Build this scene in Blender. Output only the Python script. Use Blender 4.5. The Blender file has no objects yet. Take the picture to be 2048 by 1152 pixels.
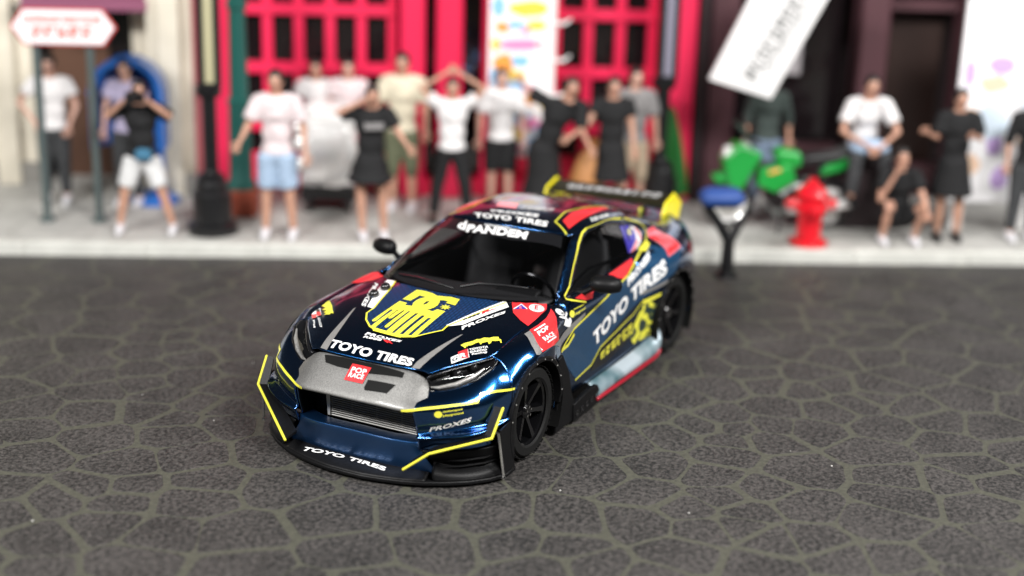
import bpy, bmesh, math, random
import numpy as np
from mathutils import Vector, Matrix, geometry
from mathutils.bvhtree import BVHTree
random.seed(7); np.random.seed(7)
scene = bpy.context.scene
R = math.radians
# ---------------------------------------------------------------- camera
# the model car sits at the origin, +x is its nose, +y its left side; 1 unit = 1 full-size metre of the 1:64 model
CAM = Vector((9.88035, 5.11641, 4.22489))
FW = Vector((-0.850305, -0.433258, -0.298779)); RT = Vector((-0.461403, 0.886773, 0.027219)); UP = Vector((-0.253156, -0.161002, 0.953934))
cd = bpy.data.cameras.new('camera'); cam = bpy.data.objects.new('camera', cd); scene.collection.objects.link(cam)
cam.matrix_world = Matrix(((RT.x, UP.x, -FW.x, CAM.x), (RT.y, UP.y, -FW.y, CAM.y), (RT.z, UP.z, -FW.z, CAM.z), (0, 0, 0, 1)))
cd.sensor_width = 36; cd.lens = 52.0; cd.clip_start = 0.1; cd.clip_end = 300
cd.dof.use_dof = True; cd.dof.focus_distance = 10.25; cd.dof.aperture_fstop = 0.255
scene.camera = cam
# ---------------------------------------------------------------- light: a dim room, the ceiling lamps above the diorama and an added fill
w = bpy.data.worlds.new('World'); scene.world = w; w.use_nodes = True
bg = w.node_tree.nodes['Background']; bg.inputs[0].default_value = (0.95, 0.97, 1, 1); bg.inputs[1].default_value = 0.04
def area(name, loc, target, sx, sy, power, col=(1, 1, 1)):
    l = bpy.data.lights.new(name, 'AREA'); l.shape = 'RECTANGLE'; l.size = sx; l.size_y = sy; l.energy = power; l.color = col
    o = bpy.data.objects.new(name, l); scene.collection.objects.link(o); o.location = loc
    o.rotation_euler = (Vector(target) - Vector(loc)).to_track_quat('-Z', 'Y').to_euler()
    return o
area('ceiling_or_fill_lamp', (5.0, 9.5, 10.5), (-.3, .3, .5), 6.5, 2.2, 3000, (1, 0.985, 0.96))
area('ceiling_or_fill_lamp', (11.5, -3.5, 10.5), (-2, -1.5, .8), 6, 1.8, 3000, (1, 0.985, 0.965))
area('ceiling_or_fill_lamp', (-5.0, 11.0, 10.5), (-2.5, .5, 0), 6, 1.8, 1300, (1, 0.985, 0.965))  # added fill light that brightens the far road by the kerb
scene.cycles.caustics_reflective = False; scene.cycles.caustics_refractive = False
scene.view_settings.view_transform = 'Standard'; scene.view_settings.look = 'None'
scene.view_settings.exposure = 0; scene.view_settings.gamma = 1
# ---------------------------------------------------------------- helpers
COL = scene.collection
def lab(o, label, cat, group=None):
    o['label'] = label; o['category'] = cat
    if group: o['group'] = group
    return o
def empty(name, loc=(0, 0, 0), rz=0, label=None, cat=None, group=None):
    o = bpy.data.objects.new(name, None); COL.objects.link(o); o.location = loc; o.rotation_euler = (0, 0, rz)
    if label: lab(o, label, cat, group)
    return o
def obj(name, V, F, mat, parent=None, smooth=30, thick=0, mats=None, mi=None):
    me = bpy.data.meshes.new(name); me.from_pydata([tuple(map(float, v)) for v in V], [], [tuple(map(int, f)) for f in F]); me.update()
    for m in (mats or [mat]): me.materials.append(m)
    if mi is not None: me.polygons.foreach_set('material_index', [int(i) for i in mi])
    if smooth:
        me.polygons.foreach_set('use_smooth', [True] * len(me.polygons))
        if smooth < 180: me.set_sharp_from_angle(angle=R(smooth))
    o = bpy.data.objects.new(name, me); COL.objects.link(o); o.parent = parent
    if thick:
        md = o.modifiers.new('thickness', 'SOLIDIFY'); md.thickness = abs(thick); md.offset = -1 if thick > 0 else 1
    return o
def copy_tree(o, parent=None):
    c = o.copy(); COL.objects.link(c); c.parent = parent
    for ch in list(o.children): copy_tree(ch, c)
    return c
class MB:
    """collects primitive shapes into one mesh"""
    def __init__(s): s.V = []; s.F = []; s.M = []
    def add(s, V, F, m=0):
        n = len(s.V); s.V += [tuple(v) for v in V]; s.F += [tuple(i + n for i in f) for f in F]; s.M += [m] * len(F); return s
    def box(s, c, d, m=0, rz=0, bev=0.0):
        x, y, z = (k / 2 for k in d)
        if bev:
            b = min(bev, x * .9, y * .9, z * .9); V = []
            for sz, ins in ((-z, b), (-z + b, 0), (z - b, 0), (z, b)):
                X, Y = x - ins, y - ins
                V += [(X - b, -Y, sz), (X, -Y + b, sz), (X, Y - b, sz), (X - b, Y, sz), (-X + b, Y, sz), (-X, Y - b, sz), (-X, -Y + b, sz), (-X + b, -Y, sz)]
            F = [tuple(range(7, -1, -1)), tuple(range(24, 32))]
            for k in range(3):
                for j in range(8): F.append((8 * k + j, 8 * k + (j + 1) % 8, 8 * k + 8 + (j + 1) % 8, 8 * k + 8 + j))
        else:
            V = [(i * x, j * y, k * z) for k in (-1, 1) for i, j in ((-1, -1), (1, -1), (1, 1), (-1, 1))]
            F = [(3, 2, 1, 0), (4, 5, 6, 7), (0, 1, 5, 4), (1, 2, 6, 5), (2, 3, 7, 6), (3, 0, 4, 7)]
        ca, sa = math.cos(rz), math.sin(rz)
        return s.add([(c[0] + a * ca - b * sa, c[1] + a * sa + b * ca, c[2] + e) for a, b, e in V], F, m)
    def tube(s, pts, r, n=10, m=0, cap=True):
        P = [Vector(p) for p in pts]; rr = r if hasattr(r, '__len__') else [r] * len(P); V = []; F = []; up = None
        for i, p in enumerate(P):
            t = (P[min(i + 1, len(P) - 1)] - P[max(i - 1, 0)]); t = t.normalized() if t.length > 1e-9 else Vector((0, 0, 1))
            if up is None: up = Vector((0, 0, 1)) if abs(t.z) < .9 else Vector((1, 0, 0))
            a = t.cross(up)
            if a.length < 1e-6: a = t.cross(Vector((0, 1, 0)))
            a.normalize(); b = a.cross(t).normalized(); up = b
            for k in range(n):
                q = 2 * math.pi * k / n; V.append(p + (a * math.cos(q) + b * math.sin(q)) * rr[i])
        for i in range(len(P) - 1):
            for k in range(n): F.append((i * n + k, i * n + (k + 1) % n, (i + 1) * n + (k + 1) % n, (i + 1) * n + k))
        if cap: F.append(tuple(range(n - 1, -1, -1))); F.append(tuple(range((len(P) - 1) * n, len(P) * n)))
        return s.add(V, F, m)
    def lathe(s, prof, c=(0, 0, 0), n=24, axis='z', m=0, closed=False, a0=0, caps=True):
        V = []; F = []
        for r, h in prof:
            for k in range(n):
                q = a0 + 2 * math.pi * k / n; a, b = r * math.cos(q), r * math.sin(q)
                v = {'z': (a, b, h), 'y': (a, h, b), 'x': (h, a, b)}[axis]; V.append((v[0] + c[0], v[1] + c[1], v[2] + c[2]))
        L = len(prof)
        for i in range(L if closed else L - 1):
            i2 = (i + 1) % L
            for k in range(n):
                f = (i * n + k, i * n + (k + 1) % n, i2 * n + (k + 1) % n, i2 * n + k); F.append(f if axis != 'y' else f[::-1])
        if not closed and caps:
            if prof[0][0] > 1e-6: F.append(tuple(range(n - 1, -1, -1)))
            if prof[-1][0] > 1e-6: F.append(tuple(range((L - 1) * n, L * n)))
        return s.add(V, F, m)
    def prism(s, poly, lo, hi, axis='z', m=0):
        n = len(poly); f = {'z': lambda a, b, h: (a, b, h), 'y': lambda a, b, h: (a, h, b), 'x': lambda a, b, h: (h, a, b)}[axis]
        V = [f(a, b, lo) for a, b in poly] + [f(a, b, hi) for a, b in poly]
        F = [tuple(range(n - 1, -1, -1)), tuple(range(n, 2 * n))] + [(i, (i + 1) % n, n + (i + 1) % n, n + i) for i in range(n)]
        return s.add(V, F, m)
    def ball(s, c, r, n=12, m=0):
        rx, ry, rz = r if hasattr(r, '__len__') else (r, r, r); V = [(c[0], c[1], c[2] - rz)]; F = []; k2 = n // 2
        for i in range(1, k2):
            t = math.pi * i / k2
            for k in range(n):
                q = 2 * math.pi * k / n; V.append((c[0] + rx * math.sin(t) * math.cos(q), c[1] + ry * math.sin(t) * math.sin(q), c[2] - rz * math.cos(t)))
        V.append((c[0], c[1], c[2] + rz)); e = len(V) - 1
        for k in range(n):
            F.append((0, 1 + (k + 1) % n, 1 + k)); F.append((e, e - n + k, e - n + (k + 1) % n))
        for i in range(k2 - 2):
            for k in range(n): F.append((1 + i * n + k, 1 + i * n + (k + 1) % n, 1 + (i + 1) * n + (k + 1) % n, 1 + (i + 1) * n + k))
        return s.add(V, F, m)
    def build(s, name, mat, parent=None, smooth=35, bevel=0):
        ms = mat if isinstance(mat, (list, tuple)) else [mat]
        o = obj(name, s.V, s.F, None, parent, smooth, mats=ms, mi=s.M)
        bm = bmesh.new(); bm.from_mesh(o.data); bmesh.ops.recalc_face_normals(bm, faces=bm.faces); bm.to_mesh(o.data); bm.free()
        if bevel:
            md = o.modifiers.new('bevel', 'BEVEL'); md.width = bevel; md.segments = 2; md.limit_method = 'ANGLE'; md.angle_limit = R(35)
        return o
def cr(G, nu, nv):
    """smooth Catmull-Rom surface through a grid of control points"""
    def along(A, n):
        A = np.asarray(A, float); E = np.concatenate([2 * A[:1] - A[1:2], A, 2 * A[-1:] - A[-2:-1]]); out = []
        for i in range(len(A) - 1):
            p0, p1, p2, p3 = E[i], E[i + 1], E[i + 2], E[i + 3]
            for k in range(n + (i == len(A) - 2)):
                t = k / n; out.append(.5 * (2 * p1 + (p2 - p0) * t + (2 * p0 - 5 * p1 + 4 * p2 - p3) * t * t + (3 * p1 - p0 - 3 * p2 + p3) * t ** 3))
        return np.array(out)
    S = along(G, nu); return np.swapaxes(along(np.swapaxes(S, 0, 1), nv), 0, 1)
def gridVF(S):
    a, b = S.shape[:2]; V = S.reshape(-1, 3)
    F = [(i * b + j, i * b + j + 1, (i + 1) * b + j + 1, (i + 1) * b + j) for i in range(a - 1) for j in range(b - 1)]
    return V, F
def clean(V, F):
    used = sorted({i for f in F for i in f}); mp = {u: k for k, u in enumerate(used)}
    return [V[u] for u in used], [tuple(mp[i] for i in f) for f in F]
def cut_arch(V, F, cx, cz, r):
    V = np.array(V, float); d = np.hypot(V[:, 0] - cx, V[:, 2] - cz); ins = d < r
    F2 = [f for f in F if not all(ins[i] for i in f)]
    for i in {i for f in F2 for i in f if ins[i]}:
        k = r / max(d[i], 1e-6); V[i, 0] = cx + (V[i, 0] - cx) * k; V[i, 2] = cz + (V[i, 2] - cz) * k
    return clean(V, F2)
def mir(V): return [(v[0], -v[1], v[2]) for v in V]
def mirF(F): return [tuple(f[::-1]) for f in F]
# ---------------------------------------------------------------- materials
def mat(name, col, rough=.5, metal=0, coat=0, spec=.5, emit=None, coat_r=.03):
    m = bpy.data.materials.new(name); m.use_nodes = True; b = m.node_tree.nodes['Principled BSDF']
    b.inputs['Base Color'].default_value = (*col, 1); b.inputs['Roughness'].default_value = rough; b.inputs['Metallic'].default_value = metal
    b.inputs['Coat Weight'].default_value = coat; b.inputs['Coat Roughness'].default_value = coat_r; b.inputs['Specular IOR Level'].default_value = spec
    return m
def nodes(m): t = m.node_tree; return t.nodes, t.links, t.nodes['Principled BSDF']
def noisy(m, scale, c1, c2, bump=0, detail=4, lo=.3, hi=.7, dist=.01):
    n, l, b = nodes(m); tc = n.new('ShaderNodeTexCoord'); t = n.new('ShaderNodeTexNoise'); t.inputs['Scale'].default_value = scale; t.inputs['Detail'].default_value = detail
    r = n.new('ShaderNodeValToRGB'); r.color_ramp.elements[0].position = lo; r.color_ramp.elements[1].position = hi
    r.color_ramp.elements[0].color = (*c1, 1); r.color_ramp.elements[1].color = (*c2, 1)
    l.new(tc.outputs['Object'], t.inputs['Vector']); l.new(t.outputs['Fac'], r.inputs['Fac']); l.new(r.outputs['Color'], b.inputs['Base Color'])
    if bump:
        u = n.new('ShaderNodeBump'); u.inputs['Strength'].default_value = bump; u.inputs['Distance'].default_value = dist
        l.new(t.outputs['Fac'], u.inputs['Height']); l.new(u.outputs['Normal'], b.inputs['Normal'])
    return m
def glass(name, tint, ior=1.45, rough=0.0):
    m = bpy.data.materials.new(name); m.use_nodes = True; n = m.node_tree.nodes; l = m.node_tree.links; n.remove(n['Principled BSDF'])
    o = n['Material Output']; t = n.new('ShaderNodeBsdfTransparent'); t.inputs[0].default_value = (*tint, 1)
    g = n.new('ShaderNodeBsdfGlossy'); g.inputs['Roughness'].default_value = rough; lw = n.new('ShaderNodeLayerWeight'); lw.inputs[0].default_value = .5; pw = n.new('ShaderNodeMath'); pw.operation = 'POWER'; pw.inputs[1].default_value = 4.5; l.new(lw.outputs['Facing'], pw.inputs[0]); f = n.new('ShaderNodeMath'); f.operation = 'MULTIPLY_ADD'; f.inputs[1].default_value = .8; f.inputs[2].default_value = .045 if ior > 1.4 else .03; l.new(pw.outputs[0], f.inputs[0])
    x = n.new('ShaderNodeMixShader'); l.new(f.outputs[0], x.inputs[0]); l.new(t.outputs[0], x.inputs[1]); l.new(g.outputs[0], x.inputs[2]); l.new(x.outputs[0], o.inputs[0])
    return m
PAINT = mat('candy_navy_paint', (.013, .085, .25), .2, 1.0, 1.0, coat_r=.02)
n_, l_, b_ = nodes(PAINT)
t_ = n_.new('ShaderNodeTexNoise'); t_.inputs['Scale'].default_value = 420; tc_ = n_.new('ShaderNodeTexCoord'); bp_ = n_.new('ShaderNodeBump'); bp_.inputs['Strength'].default_value = .06; bp_.inputs['Distance'].default_value = .002
l_.new(tc_.outputs['Object'], t_.inputs['Vector']); l_.new(t_.outputs['Fac'], bp_.inputs['Height']); l_.new(bp_.outputs['Normal'], b_.inputs['Normal'])
PAINT2 = PAINT.copy(); PAINT2.name = 'candy_navy_chin_paint'; PAINT2.node_tree.nodes['Principled BSDF'].inputs['Roughness'].default_value = .45; PAINT2.node_tree.nodes['Principled BSDF'].inputs['Coat Roughness'].default_value = .3
SILVER = noisy(mat('silver_metal_paint', (.3, .3, .29), .5, .55, .2), 160, (.12, .118, .114), (.20, .197, .19), .05, lo=.4, hi=.6)
DS = noisy(mat('silver_print', (.3, .29, .28), .4, .4, .4), 160, (.23, .225, .22), (.32, .31, .30), lo=.4, hi=.6)
BLACK = mat('gloss_black', (.006, .006, .007), .25, 0, .4)
SATIN = noisy(mat('satin_black_plastic', (.01, .01, .011), .42, spec=.16), 130, (.0035, .0035, .004), (.007, .007, .0075), .15)
MATT = mat('matt_black', (.005, .005, .005), .6, spec=.12)
RUBBER = noisy(mat('tyre_rubber', (.012, .012, .012), .6, spec=.2), 90, (.006, .006, .006), (.012, .012, .012), .1)
RIM = mat('gloss_black_rim', (.003, .003, .0035), .16, 0, .5, spec=.3)
CHROME = mat('polished_metal', (.75, .74, .72), .12, 1)
GREYMET = mat('grey_metal', (.42, .41, .39), .4, .6)
LAMPGREY = noisy(mat('grey_lamp_trim', (.4, .39, .38), .3, .5, .8), 60, (.30, .29, .28), (.5, .49, .47))
GLASS = glass('tinted_glass', (.42, .42, .43)); GRILLE = mat('bare_aluminium', (.40, .395, .38), .5, .3); CLEAR = glass('clear_lens', (.9, .9, .9), 1.3)
INT = mat('interior_black', (.018, .018, .019), .5); INT2 = mat('interior_charcoal', (.07, .07, .072), .55)
DY = mat('yellow_print', (.72, .68, .06), .3, 0, .6); DYB = mat('bright_yellow_plate', (.90, .78, .005), .35, 0, .4); DR = mat('red_print', (.70, .03, .035), .3, 0, .6)
DW = mat('white_print', (.82, .82, .82), .3, 0, .5); DK = mat('black_print', (.006, .006, .007), .28, 0, .6)
DB = mat('violet_print', (.035, .025, .32), .3, 0, .6); DG = mat('pale_grey_print', (.45, .45, .45), .35, 0, .5)
DPK = mat('pink_print', (.72, .18, .22), .3, 0, .6)
def mesh_print(name, c1, c2, sc):
    m = mat(name, c1, .3, .25, .8); n, l, b = nodes(m); tc = n.new('ShaderNodeTexCoord'); mp = n.new('ShaderNodeMapping')
    br = n.new('ShaderNodeTexBrick'); br.inputs['Scale'].default_value = sc; br.inputs['Color1'].default_value = (*c1, 1); br.inputs['Color2'].default_value = (*[k * .85 for k in c1], 1); br.inputs['Mortar'].default_value = (*c2, 1)
    br.inputs['Mortar Size'].default_value = .045; br.inputs['Mortar Smooth'].default_value = .3; br.inputs['Brick Width'].default_value = .42; br.inputs['Row Height'].default_value = .2
    l.new(tc.outputs['Object'], mp.inputs['Vector']); l.new(mp.outputs[0], br.inputs['Vector']); l.new(br.outputs['Color'], b.inputs['Base Color'])
    return m, mp
BLUEMESH, _ = mesh_print('blue_mesh_print', (.013, .060, .185), (.002, .009, .032), 8)
SIDEMESH, mp_ = mesh_print('blue_mesh_door_print', (.012, .075, .17), (.006, .038, .095), 9); mp_.inputs['Rotation'].default_value = (R(90), 0, 0)
CAMO = noisy(mat('yellow_camouflage_print', (.5, .5, .05), .35, 0, .5), 11, (.012, .03, .03), (.70, .68, .06), lo=.49, hi=.53, detail=3)
SPLASH = noisy(mat('silver_blue_splash_print', (.5, .6, .68), .3, .3, .5), 2.6, (.10, .19, .22), (.52, .60, .66), lo=.40, hi=.62, detail=2); DCR = mat('crimson_print', (.42, .012, .03), .35, 0, .5)
# ---------------------------------------------------------------- street frame: s along the kerb (photo left to right), t away from the road
K0 = Vector((-2.93, -1.52, 0)); SD = Vector((-.5097, .8604, 0)); TD = Vector((-.8604, -.5097, 0)); SROT = math.atan2(SD.y, SD.x)
def st(s, t, z=0): return K0 + SD * s + TD * t + Vector((0, 0, z))
MAT_JOINT = noisy(mat('printed_mat_joint', (.1, .1, .08), .6, coat=.22, spec=.45, coat_r=.6), 30, (.042, .042, .032), (.070, .069, .052), .5, lo=.3, hi=.7, dist=.006)
def stone_mat():
    m = mat('printed_mat_stone', (.05, .047, .045), .6, coat=.22, spec=.45, coat_r=.6); n, l, b = nodes(m); tc = n.new('ShaderNodeTexCoord')
    a = n.new('ShaderNodeTexNoise'); a.inputs['Scale'].default_value = 30; a.inputs['Detail'].default_value = 5; a.inputs['Roughness'].default_value = .78
    v = n.new('ShaderNodeTexNoise'); v.inputs['Scale'].default_value = 2.2; v.inputs['Detail'].default_value = 3
    mx = n.new('ShaderNodeMath'); mx.operation = 'MULTIPLY_ADD'; mx.inputs[1].default_value = .16
    r = n.new('ShaderNodeValToRGB'); e = r.color_ramp.elements; e[0].position = .49; e[0].color = (.004, .0037, .0035, 1); e[1].position = .68; e[1].color = (.068, .061, .058, 1)
    x = r.color_ramp.elements.new(.58); x.color = (.030, .0275, .0260, 1)
    l.new(tc.outputs['Object'], a.inputs['Vector']); l.new(tc.outputs['Object'], v.inputs['Vector']); l.new(v.outputs['Fac'], mx.inputs[0]); l.new(a.outputs['Fac'], mx.inputs[2])
    l.new(mx.outputs[0], r.inputs['Fac']); l.new(r.outputs['Color'], b.inputs['Base Color'])
    u = n.new('ShaderNodeBump'); u.inputs['Strength'].default_value = .9; u.inputs['Distance'].default_value = .010; l.new(a.outputs['Fac'], u.inputs['Height']); l.new(u.outputs['Normal'], b.inputs['Normal'])
    return m
MAT_STONE = stone_mat()
# ground sheet in the street frame, one flat sheet, with every stone of the paving a low slab of its own
ground = obj('ground', [st(-40, -30), st(40, -30), st(40, 30), st(-40, 30)], [(0, 1, 2, 3)], MAT_JOINT, None, 0); ground['kind'] = 'structure'
def voronoi_cells(pts, keep, margin):
    P = np.array(pts); out = []
    for i in keep:
        p = P[i]; d = np.hypot(*(P - p).T); nb = np.argsort(d)[1:28]
        poly = [(p[0] - 3, p[1] - 3), (p[0] + 3, p[1] - 3), (p[0] + 3, min(p[1] + 3, -.01)), (p[0] - 3, min(p[1] + 3, -.01))]
        for j in nb:
            q = P[j]; nx, ny = q - p; L = math.hypot(nx, ny); nx /= L; ny /= L; c = nx * (p[0] + q[0]) / 2 + ny * (p[1] + q[1]) / 2 - margin * (.45 + 1.1 * ((i * 5 + j * 5) % 13) / 13)
            new = []
            for a, b in zip(poly, poly[1:] + poly[:1]):
                da, db = nx * a[0] + ny * a[1] - c, nx * b[0] + ny * b[1] - c
                if da <= 0: new.append(a)
                if da * db < 0: t = da / (da - db); new.append((a[0] + (b[0] - a[0]) * t, a[1] + (b[1] - a[1]) * t))
            poly = new
            if len(poly) < 3: break
        if len(poly) >= 3: out.append(poly)
    return out
def round_poly(poly, r):
    q = random.Random(int(abs(poly[0][0] * 977 + poly[0][1] * 631) * 100)); wob = []
    for a, b in zip(poly, poly[1:] + poly[:1]):
        L = math.hypot(b[0] - a[0], b[1] - a[1]); k = q.uniform(.35, .65); e_ = q.uniform(-.05, .035) * L
        wob += [a] + ([(a[0] + (b[0] - a[0]) * k - (b[1] - a[1]) / L * e_, a[1] + (b[1] - a[1]) * k + (b[0] - a[0]) / L * e_)] if L > .14 else [])
    poly = wob; out = []; n = len(poly)
    for i in range(n):
        p, a, b = Vector(poly[i]), Vector(poly[i - 1]), Vector(poly[(i + 1) % n]); u, v = a - p, b - p
        k = min(r, u.length * .42, v.length * .42)
        if k < 1e-4: out.append(tuple(p)); continue
        s, e = p + u.normalized() * k, p + v.normalized() * k
        for t in (0, .5, 1): q = s * (1 - t) ** 2 + p * 2 * t * (1 - t) + e * t * t; out.append((q.x, q.y))
    return out
def paving():
    rng = random.Random(11); pts = []
    # poisson points with varying spacing, in (s, t) street coordinates
    for k in range(15000):
        s, t = rng.uniform(-9, 10), rng.uniform(-11, -.15); d = .355 + .15 * math.sin(s * 2.3 + 2.2 * math.sin(t * 1.9)) * math.sin(t * 2.1 + s)
        if all(abs(s - a) > d or abs(t - b) > d or math.hypot(s - a, t - b) > d for a, b in pts): pts.append((s, t))
    def vis(p):
        q = st(p[0], p[1]) - CAM; z = q.dot(FW)
        if z < 1: return 0
        u, v = 2958 * q.dot(RT) / z / 1024, 2958 * q.dot(UP) / z / 576
        return 1 / z if abs(u) < 1.12 and -1.22 < v < 1.1 else 0
    order = sorted((i for i in range(len(pts)) if vis(pts[i]) > 0), key=lambda i: -vis(pts[i]))
    one, rest = order[:300], order[300:]
    def slab(poly, c):
        poly = round_poly(poly, .07); n = len(poly); V = []
        for k, z in ((1.0, .0005), (.99, .0022)): V += [(c[0] + (a - c[0]) * k, c[1] + (b - c[1]) * k, z) for a, b in poly]
        return V, [tuple(range(n, 2 * n))] + [(i, (i + 1) % n, n + (i + 1) % n, n + i) for i in range(n)]
    M = Matrix(((SD.x, TD.x, 0, K0.x), (SD.y, TD.y, 0, K0.y), (0, 0, 1, 0), (0, 0, 0, 1)))
    def place(cells, joined):
        mb = MB()
        for poly in cells:
            c = (sum(p[0] for p in poly) / len(poly), sum(p[1] for p in poly) / len(poly)); V, F = slab(poly, c)
            V = [tuple(M @ Vector(v)) for v in V]


            if joined: mb.add(V, F)
            else: obj('stone', V, F, MAT_STONE, ground, 0)
        if joined and mb.V: o = obj('stones', mb.V, mb.F, MAT_STONE, ground, 0); o['kind'] = 'stuff'
    place(voronoi_cells(pts, one, .021), False); place(voronoi_cells(pts, rest, .021), True)
paving()
# a little bright grit lying on the mat
def grit():
    rng = random.Random(21); mb = MB()
    for k in range(17):
        p = st(rng.uniform(-3.5, 4.5), rng.uniform(-8.5, -.6)); r = rng.choice((.004, .005, .006, .008)); mb.ball((p.x, p.y, .004 + r * .6), (r * rng.uniform(.8, 1.5), r, r * .7), 6)
    o = mb.build('grit', mat('pale_grit', (.45, .44, .42), .4), None, 0); o['kind'] = 'stuff'
grit()
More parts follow.
